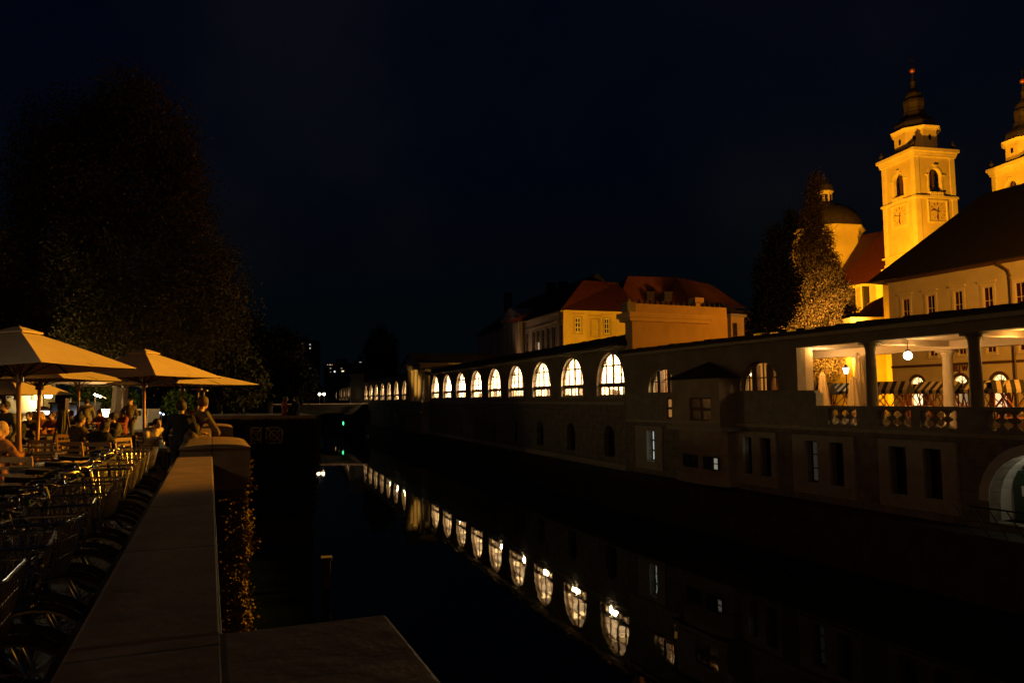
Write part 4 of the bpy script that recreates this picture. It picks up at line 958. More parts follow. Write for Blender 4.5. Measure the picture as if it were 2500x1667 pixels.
for s0_, s1_ in mid_w: rect_window(pa, s0_, s1_, zm0, zm1, 0.1, 1, 1, pane=redglass, fr=wp, bar=0.07, fwd=0.05)
shopglow = emitmat("shop_fanlight",(1.0,0.72,0.3),2.2)
for i, (s0_, s1_) in enumerate(ar):
    c = (s0_+s1_)/2; r = (s1_-s0_)/2; zs = zat-r
    mb = MB()
    for k in range(12):
        a0, a1 = math.pi*k/12, math.pi*(k+1)/12; pt = lambda an, rr, tt: (c-rr*math.cos(an), tt, zs+rr*math.sin(an))
        mb.face([pt(a0,r,-0.05),pt(a0,r+0.3,-0.05),pt(a1,r+0.3,-0.05),pt(a1,r,-0.05)])
    mb.box((c-r-0.3,-0.06,G),(c-r,-0.002,zs)); mb.box((c+r,-0.06,G),(c+r+0.3,-0.002,zs)); o = mb.build("shop_arch", woodfr, pa)
    MB().face([(c-r,0.25,zs)]+[(p[0],0.25,p[1]) for p in arch_pts(c-r,c+r,zs)]).build("fanlight", shopglow, o)
    mb = MB(); mb.box((c-r,0.2,zs-0.12),(c+r,0.3,zs)); mb.box((c-0.04,0.18,G),(c+0.04,0.24,zs+r*0.95))
    for q in (-0.5, 0.5): mb.bar((c,0.22,zs),(c+q*r*1.2,0.22,zs+r*0.75),0.05)
    mb.build("shop_frame", woodfr, o)
    MB().face([(c-r,0.28,G),(c+r,0.28,G),(c+r,0.28,zs-0.12),(c-r,0.28,zs-0.12)]).build("shop_pane", emitmat("shop_pane_%d" % i,(1.0,0.7,0.35),(2.0,0.25,1.0,0.4)[i]), o)
m_ = MB(); z0_ = zev-0.05; rg = 8.3
tp_ = fPl.at(2500,452)[0]
m_.face([(-2.0,-0.9,z0_-0.1),(LPl+1,-0.9,z0_-0.1),(LPl+1,7.5,z0_+rg),(5.2,7.5,z0_+rg)]); m_.face([(-2.0,-0.9,z0_-0.1),(5.2,7.5,z0_+rg),(-2.6,16,z0_-0.1)]); m_.face([(5.2,7.5,z0_+rg),(LPl+1,7.5,z0_+rg),(LPl+1,16,z0_-.1),(-2.6,16,z0_-.1)])
m_.face([(-2.0,-0.9,z0_-0.1),(-2.6,16,z0_-0.1),(LPl+1,16,z0_-0.1),(LPl+1,-0.9,z0_-0.1)])
m_.build("roof", mat("black_brown_roof", (0.014,0.008,0.005), 0.9, 0.35, 3, 0.4), pa)
sd_ = fPl.at(2470,700)[0]
m_ = MB(); m_.tube([(sd_-0.9,-0.5,zev-0.3),(sd_-0.1,-0.2,zev-1.1),(sd_,-0.15,zev-1.6),(sd_,-0.15,G)], 0.09, 8); m_.build("downpipe", woodfr, pa)
cu = bpy.data.curves.new("t", 'FONT'); cu.body = "EELJ W"; cu.size = 0.68; cu.extrude = 0.03; cu.offset = 0.02
to = bpy.data.objects.new("t", cu); C.objects.link(to); dg = bpy.context.evaluated_depsgraph_get(); me = bpy.data.meshes.new_from_object(to.evaluated_get(dg)); bpy.data.objects.remove(to)
wx = max(v.co.x for v in me.vertices)
so = bpy.data.objects.new("painted_lettering", me); C.objects.link(so); me.materials.clear(); me.materials.append(MATS["hour_mark_brown"]) ; so.parent = pa
s0_, zl0 = fPl.at(2323, 906); s1_, _ = fPl.at(2365, 906)
so.location = (s0_, -0.04, zl0); so.rotation_euler = (math.radians(90),0,0); so.scale = ((s1_-s0_)/wx, 1.0, 1)
m2 = mat("lettering_brown",(0.12,0.03,0.01),0.7,0.1,3,0); me.materials[0] = m2
# ---------------------------------------------------------------- market stalls seen through the loggia
awn = stripemat("striped_awning", (0.42,0.34,0.24), (0.014,0.014,0.010), 0.26, 0)
stw = mat("red_brown_stall_wood", (0.36,0.12,0.045), 0.55, 0.3, 5, 0.1)
def stall(label, loc, rz):
    t = thing("market_stall", label, "market stall", loc, rz, "striped market stalls on the square")
    Wd, D, he, hr = 2.6, 2.1, 2.0, 2.62
    m = MB()
    # ridge runs along x; gable ends at +-x
    for sy in (-1, 1):
        m.face([(-Wd/2,0,hr),(Wd/2,0,hr),(Wd/2,sy*D/2,he),(-Wd/2,sy*D/2,he)])
        n = 9
        for k in range(n):
            x0 = -Wd/2+Wd*k/n; x1 = x0+Wd/n; y = sy*(D/2+0.01)
            m.face([(x0,y,he),(x1,y,he),(x1,y,he-0.2),((x0+x1)/2,y,he-0.28),(x0,y,he-0.2)])
    m.build("awning", awn, t)
    m = MB(); 
    for sx in (-1, 1): m.face([(sx*Wd/2,-D/2,he),(sx*Wd/2,0,hr),(sx*Wd/2,D/2,he),(sx*Wd/2,D/2,he-.22),(sx*Wd/2,0.4,he-0.26),(sx*Wd/2,0,he-.18),(sx*Wd/2,-.4,he-.26),(sx*Wd/2,-D/2,he-.22)])
    m.build("gable_valance", mat("dark_green_canvas",(0.02,0.022,0.016),0.9,0.2,3,0.1), t)
    m = MB()
    for sx in (-1, 1):
        x = sx*(Wd/2-0.1)
        m.bar((x,0,0),(x,0,hr-0.05),0.08); m.bar((x,0,0.05),(x,-D/2+0.1,he),0.07); m.bar((x,0,0.05),(x,D/2-0.1,he),0.07)
        m.bar((x,-D/2,he-0.05),(x,D/2,he-0.05),0.07)
    for y in (-D/2+0.05, D/2-0.05): m.bar((-Wd/2,y,he-0.05),(Wd/2,y,he-0.05),0.07); m.bar((-Wd/2+.1,y*0.2,0.7),(-0.3,y,he-.05),0.06); m.bar((Wd/2-.1,y*0.2,0.7),(0.3,y,he-.05),0.06); m.bar((0,y*.5,0.6),(0.9,y,he-.05),0.05); m.bar((0,y*.5,0.6),(-0.9,y,he-.05),0.05)
    m.build("wooden_frame", stw, t)
    m = MB(); m.box((-Wd/2+0.1,-0.8,0.72),(Wd/2-0.1,0.8,0.8)); m.box((-Wd/2+0.15,-0.75,0.1),(Wd/2-0.15,0.75,0.16))
    for x in (-1.0,1.0): m.box((x-.05,-.7,0),(x+.05,-.6,.72)); m.box((x-.05,.6,0),(x+.05,.7,.72))
    m.build("stall_table", stw, t); return t
# (centre column, distance, angle, text)
rzp = fPl.rz
STL = [(1988,47,rzp+1.5,"striped stall nearest the white loggia wall at the far left"),
 (2062,49,rzp+1.5,"striped stall left of the closed parasol behind the first column"),
 (2172,44,rzp+1.45,"striped stall with gable end right of the first dark loggia column"),
 (2240,54,rzp+1.5,"striped stall in front of the brightly lit shop door"),
 (2296,45,rzp+1.45,"striped stall partly behind the pale rear column"),
 (2352,52,rzp+1.2,"striped stall framed between the pale rear column and right dark column"),
 (2412,43,rzp+1.3,"striped stall right of the second dark loggia column"),
 (2478,42,rzp+1.45,"striped stall at the right edge of the picture"),
 (2122,55,rzp+1.5,"striped stall farther back beside the yellow annex wall")]
st0 = None
for px, Y, rz, lab in STL:
    x, y = PL(px, Y*1.17); rz = -0.66+0.35*math.sin(px*0.7); lab = "black and white "+lab
    if st0 is None: st0 = stall(lab, (x,y,G), rz)
    else: dup(st0, (x,y,G), rz, lab)
# closed parasols
tan = mat("tan_canvas",(0.50,0.34,0.16),0.9,0.2,5,0.2)
def closed_parasol(label, px, row_top, Y, rmax):
    x, y = PL(px, Y); ztop = P(px, row_top, Y).z; h = ztop-G
    t = thing("closed_parasol", label, "parasol", (x,y,G), 0, "closed parasols behind the balustrade")
    m = MB(); n = 16
    prof = [(0.05,h),(rmax*0.45,h-0.15),(rmax*0.6,h*0.75),(rmax*0.85,h*0.5),(rmax,h*0.33),(rmax*0.8,h*0.3)]
    i0 = 0
    for r, z in prof:
        for q in range(n):
            a = 2*math.pi*q/n; rr = r*(1.0 if q % 2 else 0.78); m.v.append((rr*math.cos(a), rr*math.sin(a), z))
    for k in range(len(prof)-1):
        for q in range(n): m.f.append((k*n+q, k*n+(q+1)%n, (k+1)*n+(q+1)%n, (k+1)*n+q))
    m.build("folded_canopy", tan, t); MB().tube([(0,0,0),(0,0,h+0.05)],0.03,8).build("pole", polewood, t)
    MB().lathe([(0.3,0),(0.3,0.06),(0.06,0.1)],(0,0,0),12).build("base", darkmetal, t)
closed_parasol("tall folded tan parasol at the loggia's left end by the parapet", 2010, 908, 35.5, 0.33)
closed_parasol("short round-topped folded parasol left of the first dark column", 2084, 919, 36, 0.36)
closed_parasol("tall narrow folded parasol hugging the first dark loggia column", 2101, 858, 36.5, 0.36)
# square street lamp
def street_lamp(label, px, row, Y, power, h_extra=0, group=None, mt=None, col=WARM, head=0.22):
    x, y = PL(px, Y); z = P(px, row, Y).z
    t = thing("street_lamp", label, "street lamp", (x,y,G), 0, group)
    hh = z-G
    MB().lathe([(0.12,0),(0.1,0.4),(0.05,0.6),(0.04,hh-0.35),(0.07,hh-0.3),(0.03,hh-0.22)], (0,0,0), 10).build("post", darkmetal, t, True)
    MB().lathe([(head*0.55,hh-0.22),(head,hh+0.18),(head*0.5,hh+0.3)], (0,0,0), 8).build("lantern_glass", mt or globe_w, t)
    MB().lathe([(head*1.1,hh+0.181),(head*0.6,hh+0.32),(0.04,hh+0.45)], (0,0,0), 8).build("lantern_cap", darkmetal, t)
    if power: lamp_light("lantern_light", (0,0,hh+0.02), power, col, 0.18, parent=t)
    return t
street_lamp("old lantern lamp glowing on the square in front of the poplar", 2068, 904, 56, 900)

# ---------------------------------------------------------------- foliage
leaf_dark = leafmat("dark_leaves", (0.05,0.043,0.014), (0.072,0.06,0.018))
leaf_pop = leafmat("poplar_leaves", (0.07,0.055,0.025), (0.17,0.12,0.05))
leaf_con = leafmat("conifer_needles", (0.006,0.008,0.004), (0.015,0.016,0.008))
leaf_glow = leafmat("lit_edge_ivy_leaves", (0.06,0.06,0.015), (0.24,0.17,0.04))  # brighter leaf colour stands for lamplight on the pier's ivy
leaf_ivy = leafmat("ivy_leaves", (0.02,0.025,0.006), (0.08,0.07,0.015))
def leaves(mb, lobes, n, size, rnd, cl=7, hollow=0.35, sp=1.3):
    """lobes: (centre Vector, rx, ry, rz); clumps of leaf faces in the outer part of each lobe"""
    vol = [l[1]*l[3] for l in lobes]; tot = sum(vol)
    for (c, rx, ry, rz), v in zip(lobes, vol):
        k = int(n*v/tot/cl)
        for _ in range(k):
            while True:
                p = Vector((rnd.uniform(-1,1), rnd.uniform(-1,1), rnd.uniform(-1,1)))
                if hollow < p.length < 1: break
            base = c+Vector((p.x*rx, p.y*ry, p.z*rz))
            for _ in range(cl):
                q = base+Vector((rnd.gauss(0,size*sp), rnd.gauss(0,size*sp), rnd.gauss(0,size*sp*1.1)))
                a = Vector((rnd.gauss(0,1), rnd.gauss(0,1), rnd.gauss(0,1))).normalized(); b = a.orthogonal().normalized()
                b = (b+a.cross(b)*rnd.uniform(-1,1)).normalized(); s = size*rnd.uniform(0.5,1.1)
                mb.face([q-a*s, q-b*s*0.5, q+a*s, q+b*s*0.5])
    return mb
def limb_tree(mb, base, top, r, rnd, n=9, spread=3.0):
    mb.tube([base, base.lerp(top,.3)+Vector((rnd.uniform(-.2,.2),0,0)), base.lerp(top,.65), top], [r, r*.75, r*.45, r*.1], 8)
    for k in range(n):
        f = 0.3+0.6*k/n; p = base.lerp(top, f); an = rnd.uniform(0,6.28); L = spread*(1.1-f*0.7)
        e = p+Vector((math.cos(an)*L, math.sin(an)*L, L*0.8)); mb.tube([p, p.lerp(e,.5)+Vector((0,0,-.15)), e], [r*.3*(1.1-f), r*.2*(1.1-f), r*.05], 5)
def tree(name, label, base_px, Y, lobes_px, n, size, lm, seed, row_top, tr=0.35, ry_f=0.9, cl=7, group=None, trunk_rows=None, hollow=0.35, sp=1.3):
    rnd = random.Random(seed); x, y = PL(base_px, Y)
    t = thing(name, label, "tree", (x,y,G), 0, group)
    lob = []
    for (px, py, rx, ry, dy) in lobes_px:
        c = P(px, py, Y+dy); k = (Y+dy)/F; lob.append((c-Vector((x,y,G)), rx*k, rx*k*ry_f, ry*k))
    m = leaves(MB(), lob, n, size, rnd, cl, hollow, sp); m.build("crown", lm, t)
    zt = P(base_px, row_top, Y).z-G; m = MB(); limb_tree(m, Vector((0,0,0)), Vector((0,0,zt)), tr, rnd, spread=zt*0.16); m.build("trunk", bark, t)
    return t
tree("broad_tree", "huge dark round-crowned tree rising behind the umbrellas on the left bank", 290, 46,
  [(305,260,85,80,0),(190,330,130,95,1),(110,430,90,110,0),(390,360,95,110,0),(300,450,180,140,1),(430,500,80,130,0),(160,560,130,130,0),(460,640,110,120,-1),(300,640,170,150,0),(530,760,85,100,0),(160,740,150,130,1),(380,800,190,100,0),(60,800,100,90,2),(240,860,180,60,1)],
  150000, 0.12, leaf_dark, 3, 330, 0.5, cl=70, sp=4.2, hollow=0.45)
tree("broad_tree", "low dark tree filling the left picture edge behind the big tree", -20, 54, [(0,700,60,90,0),(-40,640,80,90,0),(30,800,110,90,0),(-30,820,90,100,0)], 16000, 0.24, leaf_dark, 4, 660, 0.3)
tree("broad_tree", "dark low tree at the river bend left of the far bridge lights", 660, 85, [(640,880,60,60,0),(690,860,50,55,2),(620,940,60,50,0),(720,930,50,50,0),(600,830,45,60,0)], 16000, 0.30, leaf_con, 5, 840, 0.3)
tree("broad_tree", "dark tree standing behind the leaning man and lamp posts", 540, 62, [(540,900,90,70,0),(470,880,90,60,2),(590,940,60,50,0),(420,930,60,50,2)], 18000, 0.26, leaf_dark, 6, 860, 0.25)
tree("street_tree", "small green tree lit by cafe lights under the second umbrella", 228, 52, [(235,975,34,24,0),(262,962,28,22,1),(205,960,24,20,0),(300,975,30,24,2)], 7000, 0.16, leafmat("lit_green_leaves",(0.04,0.08,0.01),(0.10,0.16,0.03)), 8, 950, 0.12)
tree("street_tree", "small green tree beside the leaning man's head under the parasol tips", 440, 48, [(440,1000,24,26,0),(428,985,20,20,0)], 4000, 0.16, MATS["lit_green_leaves"], 9, 980, 0.1)
tree("conifer", "dark pointed conifer standing against the sky above the far arcade", 930, 175, [(930,870,30,60,0),(928,830,20,30,0),(932,905,40,45,0),(915,860,22,40,0),(945,865,22,45,0)], 12000, 0.45, leaf_con, 10, 815, 0.4)
tree("poplar_tree", "tall slender poplar lit orange from below in front of the church dome", 2010, 88,
  [(1990,450,12,28,0),(1988,490,20,40,0),(1980,540,24,45,0),(1996,590,34,55,0),(1968,620,28,50,0),(2015,650,34,50,0),(1985,680,44,45,0),(2035,710,38,45,0),(1950,710,28,45,0),(2000,740,50,40,0),(2050,765,38,40,0),(1960,770,42,45,0),(2030,830,62,55,0),(1985,850,66,55,0),(2020,890,55,45,0),(1950,830,44,55,0)],
  150000, 0.14, leaf_pop, 11, 470, 0.35, cl=30, hollow=0.1, sp=2.2)
tree("dark_conifer", "tall unlit tree left of the orange poplar, almost black", 1885, 78, [(1895,600,26,50,0),(1880,670,40,60,0),(1890,740,50,60,0),(1870,790,46,50,0),(1915,700,36,80,0),(1930,560,16,50,0)], 20000, 0.22, leaf_con, 12, 580, 0.3)

# ---------------------------------------------------------------- left bank: pavement, embankment, parapet
WLX = lambda Y, off=0.0: 0.06+off-0.4077*Y       # river side edge of the parapet
lbk = MB(); lbk.face([(WLX(-12)-0.3,-12,G),(WLX(420)-0.3,420,G),(-400,420,G),(-400,-12,G)]); tag(lbk.build("street_pavement", paving), kind='structure')
em = MB(); em.prism([(WLX(-12)-0.6,-12),(WLX(-12)-0.04,-12),(WLX(300)-0.04,300),(WLX(300)-0.6,300)], WZ-1, -0.93); tag(em.build("river_embankment_wall", shademoss), kind='structure')
u = Vector((-0.4077,1,0)).normalized(); nL = Vector((-u.y,u.x,0))     # nL points to the street
frW = Matrix(((u.x,nL.x,0,0),(u.y,nL.y,0,0),(0,0,1,0),(0,0,0,1)))
pw = thing("parapet_wall", "wide sandstone parapet running from the foreground corner along the terrace", "parapet", (WLX(0),0,0), math.atan2(u.y,u.x))
cop = blockmat("sandstone_coping", (0.34,0.235,0.14),(0.27,0.19,0.115),(0.10,0.07,0.045), 1.7, 5.0, rough=0.75, msz=0.012)
def along(px, py, z=-0.75):
    p = PZ(px, py, z); q = frW.to_3x3().inverted() @ (p-Vector((WLX(0),0,0))); return q.x, q.y
wL = along(300,1345)[1]; 
aP1, _ = along(560,1112,-0.75)
e1 = along(1085,1667); e0 = along(940,1497)
m_ = MB(); m_.box((e0[0]+0.003,0.0,-0.93),(aP1,wL,-0.75)); m_.build("coping", cop, pw, bevel=0.015)
m_ = MB(); m_.box((-1.5,0.05,G-0.02),(aP1+24,wL-0.05,-0.93)); m_.build("wall_body", stone_flat, pw)
# foreground corner block to the right of the camera
e1 = along(1085,1667); e0 = along(940,1497)
m_ = MB(); m_.box((-1.5,min(e0[1],e1[1]),-0.93),(e0[0],wL,-0.75)); m_.build("corner_block_top", cop, pw, bevel=0.015)
m_ = MB(); m_.box((-1.5,min(e0[1],e1[1])+0.05,WZ-1),(e0[0]-0.05,-0.003,-0.953)); m_.build("corner_block", stone_flat, pw)
# first pier with curved coping, low stretch, second pier
def pier(s0_, s1_, ziv, out, z1=-0.66, curved=True):
    m = MB(); m.box((s0_,-out,-1.35),(s1_,wL+0.01,z1-0.06))
    n = 10
    for k in range(n):
        x0 = -out+(wL+0.03+out)*k/n; x1 = -out+(wL+0.03+out)*(k+1)/n
        h = lambda x: z1-0.06+0.06*math.sin(math.pi*min(1,max(0,(x+out)/(wL+0.03+out))))**0.6
        m.frus([(s0_-0.03,x0,z1-0.07),(s0_-0.03,x1,z1-0.07),(s0_-0.03,x1,h(x1)),(s0_-0.03,x0,h(x0))],[(s1_+0.03,x0,z1-0.07),(s1_+0.03,x1,z1-0.07),(s1_+0.03,x1,h(x1)),(s1_+0.03,x0,h(x0))])
    return m
LEN = frW.to_3x3().inverted()
a1, _ = along(530,1094,-0.72); a2 = a1+2.5
outP = 0.55
pier(a1, a2, 0, outP, -0.655).build("wall_pier", cop, pw)
a3 = a2+6.5
m_ = MB(); m_.box((a2+0.031,0.0,-0.93),(a3-0.031,wL,-0.72)); m_.build("coping", cop, pw, bevel=0.015)
pier(a3, a3+2.2, 0, outP, -0.655).build("wall_pier", cop, pw)
m_ = MB(); m_.box((a3+2.24,0.0,-0.93),(a3+16,wL,-0.72)); m_.build("coping", cop, pw, bevel=0.015)
# pier shaft down to the river
m_ = MB(); 
for q in (a1, a3): m_.box((q+0.06,-outP+0.07,WZ-1),(q+2.1,-0.001,-1.351))
m_.build("pier_shaft", dimstone, pw)
# ivy hanging down the river face of the first pier
iv = thing("hanging_ivy", "ivy glowing orange down the river edge of the foreground pier", "ivy", (WLX(0),0,0), math.atan2(u.y,u.x))
rnd = random.Random(21); m_ = MB()
for k in range(11000):
    z = -0.95-5.6*rnd.random()**0.8; wv = 0.055+0.04*math.sin(z*5)+0.03*math.sin(z*13)
    s_ = a1+rnd.uniform(-0.1,2.4); y = -outP+0.07-abs(rnd.gauss(0,max(0.03,wv)))
    if rnd.random() < 0.22: s_ = a1-0.01-abs(rnd.gauss(0,0.03)); y = -outP+0.02+abs(rnd.gauss(0,0.28)); y = min(y,-0.03); z = min(z,-1.5)
    a_ = Vector((rnd.gauss(0,1),rnd.gauss(0,1),rnd.gauss(0,1))).normalized(); b_ = a_.orthogonal(); s = rnd.uniform(0.014,0.032); q = Vector((s_,y,z))
    m_.face([q-a_*s,q-b_*s*.7,q+a_*s,q+b_*s*.7])
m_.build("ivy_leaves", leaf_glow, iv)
m_ = MB()
for k in range(6): m_.tube([(a1+0.2*k,-outP+0.05,-6.4),(a1+0.2*k+.1,-outP+0.04,-4),(a1+0.25*k,-outP+0.05,-1.4)],0.012,5)
m_.build("ivy_stems", bark, iv)
# ---- bastion with ivy and lattice panels
YB = 36.0; xl, _ = PL(540, YB); xr = P(776, 1013, YB).x; zt = P(700, 1014, YB).z
ba = thing("river_bastion", "ivy covered river bastion with two carved lattice panels", "retaining wall", (xl, YB, 0), math.radians(-1.0))
Wb = xr-xl
m_ = MB(); 
pan = [(0.12+P(615,1060,YB).x-xl, 1045, 1083), ]
m_.prism([(-1.5,0.002),(Wb-0.15,0.002),(Wb-2.6,6),(-4,6)],WZ-1,zt-0.22); m_.build("wall", shademoss, ba)
m_ = MB(); m_.prism([(-1.5,-0.12),(Wb,-0.12),(Wb-2.5,6.1),(-4,6.1)],zt-0.22,zt); m_.build("coping", cop, ba, bevel=0.02)
for (p0, p1, r0_, r1_) in ((650,692,1042,1082),(612,640,1042,1082)):
    x0 = P(p0,1060,YB).x-xl; x1 = P(p1,1060,YB).x-xl; z1_ = P(650,r0_,YB).z; z0_ = P(650,r1_,YB).z
    m_ = MB(); cx_, cz_ = (x0+x1)/2, (z0_+z1_)/2
    m_.box((x0,-0.05,z0_),(x0+.06,0,z1_)); m_.box((x1-.06,-0.05,z0_),(x1,0,z1_)); m_.box((x0+.06,-0.05,z0_),(x1-.06,0,z0_+.06)); m_.box((x0+.06,-0.05,z1_-.06),(x1-.06,0,z1_))
    m_.bar((x0,-.03,z0_),(x1,-.03,z1_),.05); m_.bar((x0,-.033,z1_),(x1,-.033,z0_),.05); m_.tube([(cx_+.22*math.cos(t*math.pi/8),-.03,cz_+.22*math.sin(t*math.pi/8)) for t in range(16)],.03,6,True)
    m_.build("lattice_panel", trim, ba)
m_ = MB()
for k in range(30000):
    if rnd.random() < 0.8: q = Vector((rnd.uniform(-1.0,Wb),-abs(rnd.gauss(0,.10)),zt-0.15-rnd.random()**1.2*4.6))
    else: q = Vector((Wb-0.2+abs(rnd.gauss(0,.10)),rnd.uniform(0,.4),zt-0.1-rnd.random()*2.6))
    if 0 < q.x and any(P(p0,1060,YB).x-xl-.05 < q.x < P(p1,1060,YB).x-xl+.05 for p0,p1 in ((650,692),(612,640))) and P(650,1084,YB).z < q.z < P(650,1040,YB).z and rnd.random() < .85: continue
    a_ = Vector((rnd.gauss(0,1),rnd.gauss(0,1),rnd.gauss(0,1))).normalized(); b_ = a_.orthogonal(); s = rnd.uniform(0.03,0.065); m_.face([q-a_*s,q-b_*s*.7,q+a_*s,q+b_*s*.7])
m_.build("ivy_cover", leaf_ivy, ba)
# quay stair with post below
p = PZ(796,1436,WZ); 
qs = thing("stone_post", "dim square stone post at the water's edge below the bastion", "post", (p.x,p.y,WZ), 0.25)
MB().box((-0.15,-0.15,-0.5),(0.15,0.15,1.02)).box((-0.2,-0.2,1.02),(0.2,0.2,1.14)).build("post_shaft", dimstone, qs, bevel=0.01)

# ---------------------------------------------------------------- umbrellas
def umbrella(label, px, row_apex, Y, rot, S=3.0, lean=0.0, rise=None, g="open square cafe umbrellas", zoff=0):
    x, y = PL(px, Y); za = P(px, row_apex, Y).z; h = za-G
    t = thing("cafe_umbrella", label, "umbrella", (x,y,G), 0, g)
    t.rotation_euler = (0, -lean, rot)
    t.rotation_mode = 'XYZ'
    R_ = Matrix.Rotation(-lean,4,'Y')@Matrix.Rotation(rot,4,'Z'); t.rotation_euler = R_.to_euler()
    rise = rise or 0.27*S; h0 = h-rise; n = 12
    m = MB(); hs = S/2
    cor = [(-hs,-hs),(hs,-hs),(hs,hs),(-hs,hs)]
    for k in range(4):          # each panel sags a little
        A_, B_ = cor[k], cor[(k+1)%4]
        def pt(u_, v_):         # v from apex to rim, u along rim
            xx = (A_[0]+(B_[0]-A_[0])*u_)*v_; yy = (A_[1]+(B_[1]-A_[1])*u_)*v_
            sag = 0.05*S/3*math.sin(math.pi*u_)*math.sin(math.pi*min(v_,1)*0.9)*v_
            return (xx, yy, h0+rise*(1-v_)*(1+0.12*(v_)) - sag)
        N_, V_ = 8, 8; i0 = len(m.v)
        for j in range(V_+1):
            for i in range(N_+1): m.v.append(pt(i/N_, 0.06+0.94*j/V_))
        for j in range(V_):
            for i in range(N_):
                q = i0+j*(N_+1)+i; m.f.append((q, q+N_+1, q+N_+2, q+1))
    cn = m.build("canopy", canvas, t, False)
    sm = cn.modifiers.new("solid", 'SOLIDIFY'); sm.thickness = 0.008
    m = MB()
    for k in range(4):
        A_, B_ = cor[k], cor[(k+1)%4]; m.frus([(A_[0]*.06,A_[1]*.06,h0+rise*0.95),(A_[0]*0.2,A_[1]*0.2,h0+rise*0.86),(B_[0]*0.2,B_[1]*0.2,h0+rise*0.86),(B_[0]*.06,B_[1]*.06,h0+rise*0.95)],
            [(A_[0]*.05,A_[1]*.05,h0+rise*1.03),(A_[0]*0.2,A_[1]*0.2,h0+rise*0.90),(B_[0]*0.2,B_[1]*0.2,h0+rise*0.90),(B_[0]*.05,B_[1]*.05,h0+rise*1.03)])
    m.build("vent_cap", canvas, t); MB().lathe([(0.07,h-0.03),(0.06,h+0.04),(0.02,h+0.08)],(0,0,0),10).build("finial", darkmetal, t)
    m = MB().tube([(0,0,0),(0,0,h-0.05)], 0.042, 12); m.build("pole", polewood, t, True)
    hub = MB().lathe([(0.09,h0-0.25),(0.09,h0-0.1)],(0,0,0),10).build("hub", polewood, t)
    for k in range(8):
        an = k*math.pi/4; L = hs*math.sqrt(2) if k % 2 else hs
        d = Vector((math.cos(an),math.sin(an),0)) 
        m = MB().bar(Vector((0,0,h-0.08)), d*(L*0.985)+Vector((0,0,h0+0.0-0.02)), 0.022, 0.035); m.build("rib", darkmetal, t)
        MB().bar(Vector((0,0,h0-0.18)), d*(L*0.5)+Vector((0,0,h0+rise*0.45)), 0.018, 0.025).build("strut", darkmetal, hub)
    MB().box((-0.35,-0.35,0),(0.35,0.35,0.07)).build("base", darkmetal, t)
    return t
def rot_for(Y, px_c, px_A, S):      # rotation that puts the near corner on the given column
    cx_, cy_ = PL(px_c, Y); R = S/math.sqrt(2); best = None
    for k in range(900):
        a_ = math.radians(-45+k*0.1)
        X_, Y_ = cx_+R*math.sin(a_), cy_-R*math.cos(a_)
        e = abs(X_/Y_*1815+1250-px_A)
        if best is None or e < best[0]: best = (e, a_)
    return best[1]-math.pi/4
UMB = [("large cream umbrella nearest the camera at the left edge, brightly lit", 56, 801, 14.4, 112, 3.0, 0.05),
       ("cream umbrella over the seated group, second along the parapet", 356, 855, 21.3, 384, 3.0, 0.03),
       ("cream umbrella just behind the nearest one on the darker second pole", 95, 882, 18.2, 240, 2.9, 0.0, 0.45),
       ("umbrella farther back whose tip points past the second umbrella to the river", 445, 901, 29.0, 430, 4.0, 0.0, 0.6),
       ("distant umbrella between the first two poles", 192, 880, 31.0, 200, 3.4, 0.0),
       ("distant umbrella low behind the nearest pole at the left edge", 10, 905, 27.0, 60, 3.2, 0.0),
       ("umbrella at the back of the terrace behind the second pole", 300, 893, 37.0, 330, 3.6, 0.0)]
for lab, pc, ra, Y, pA, S, ln, *rs in UMB:
    umbrella(lab, pc, ra, Y, rot_for(Y, pc, pA, S), S, ln, *(rs or [None]))

# ---------------------------------------------------------------- furniture
def chair(label, px, Y, rz, g="slatted wooden terrace chairs"):
    x, y = PL(px, Y); t = thing("folding_chair", label, "chair", (x,y,G), rz, g); 
    m = MB()
    for k in range(5): m.box((-0.21,-0.2+k*0.085,0.43),(0.21,-0.13+k*0.085,0.455))
    m.build("seat", chairwood, t)
    m = MB()        # back on +y side, outward
    for sx in (-1, 1): m.bar((sx*0.205,0.2,0.42),(sx*0.215,0.30,0.88),0.035,0.03)
    for k in range(4): m.bar((-0.2,0.225+k*0.023,0.53+k*0.1),(0.2,0.225+k*0.023,0.53+k*0.1),0.015,0.045)
    m.box((-0.21,0.275,0.83),(0.21,0.305,0.885)); m.build("backrest", chairwood, t)
    for sx in (-1, 1):
        MB().bar((sx*0.2,0.21,0.44),(sx*0.2,-0.2,0),0.03).build("leg", chairwood, t); MB().bar((sx*0.2,-0.2,0.44),(sx*0.2,0.22,0),0.03).build("leg", chairwood, t)
    return t
c0 = chair("wooden slat-back chair standing alone before the nearest umbrella pole", 67, 10.8, math.pi+0.15)
def cd(label, px, Y, rz): 
    x, y = PL(px, Y); return dup(c0, (x,y,G), rz, label)
cd("wooden chair just behind the nearest pole, facing the terrace", 80, 14.8, 2.6)
cd("wooden chair left of the second pole under the near umbrella", 118, 15.5, 3.3)
cd("wooden chair of the woman in the tan top", 178, 17.6, 0.9)
cd("dark wooden chair at the table of the black-clad woman", 205, 14.6, 3.0)
cd("dark wooden chair with its back to the bicycles", 262, 14.4, 3.2)
cd("wooden chair of the person in the orange top at the left edge", 4, 12.6, 2.8)
cd("wooden chair of the hunched person in white", 372, 18.8, 2.5)
cd("wooden chair right of the large dark table", 330, 15.8, 1.3)
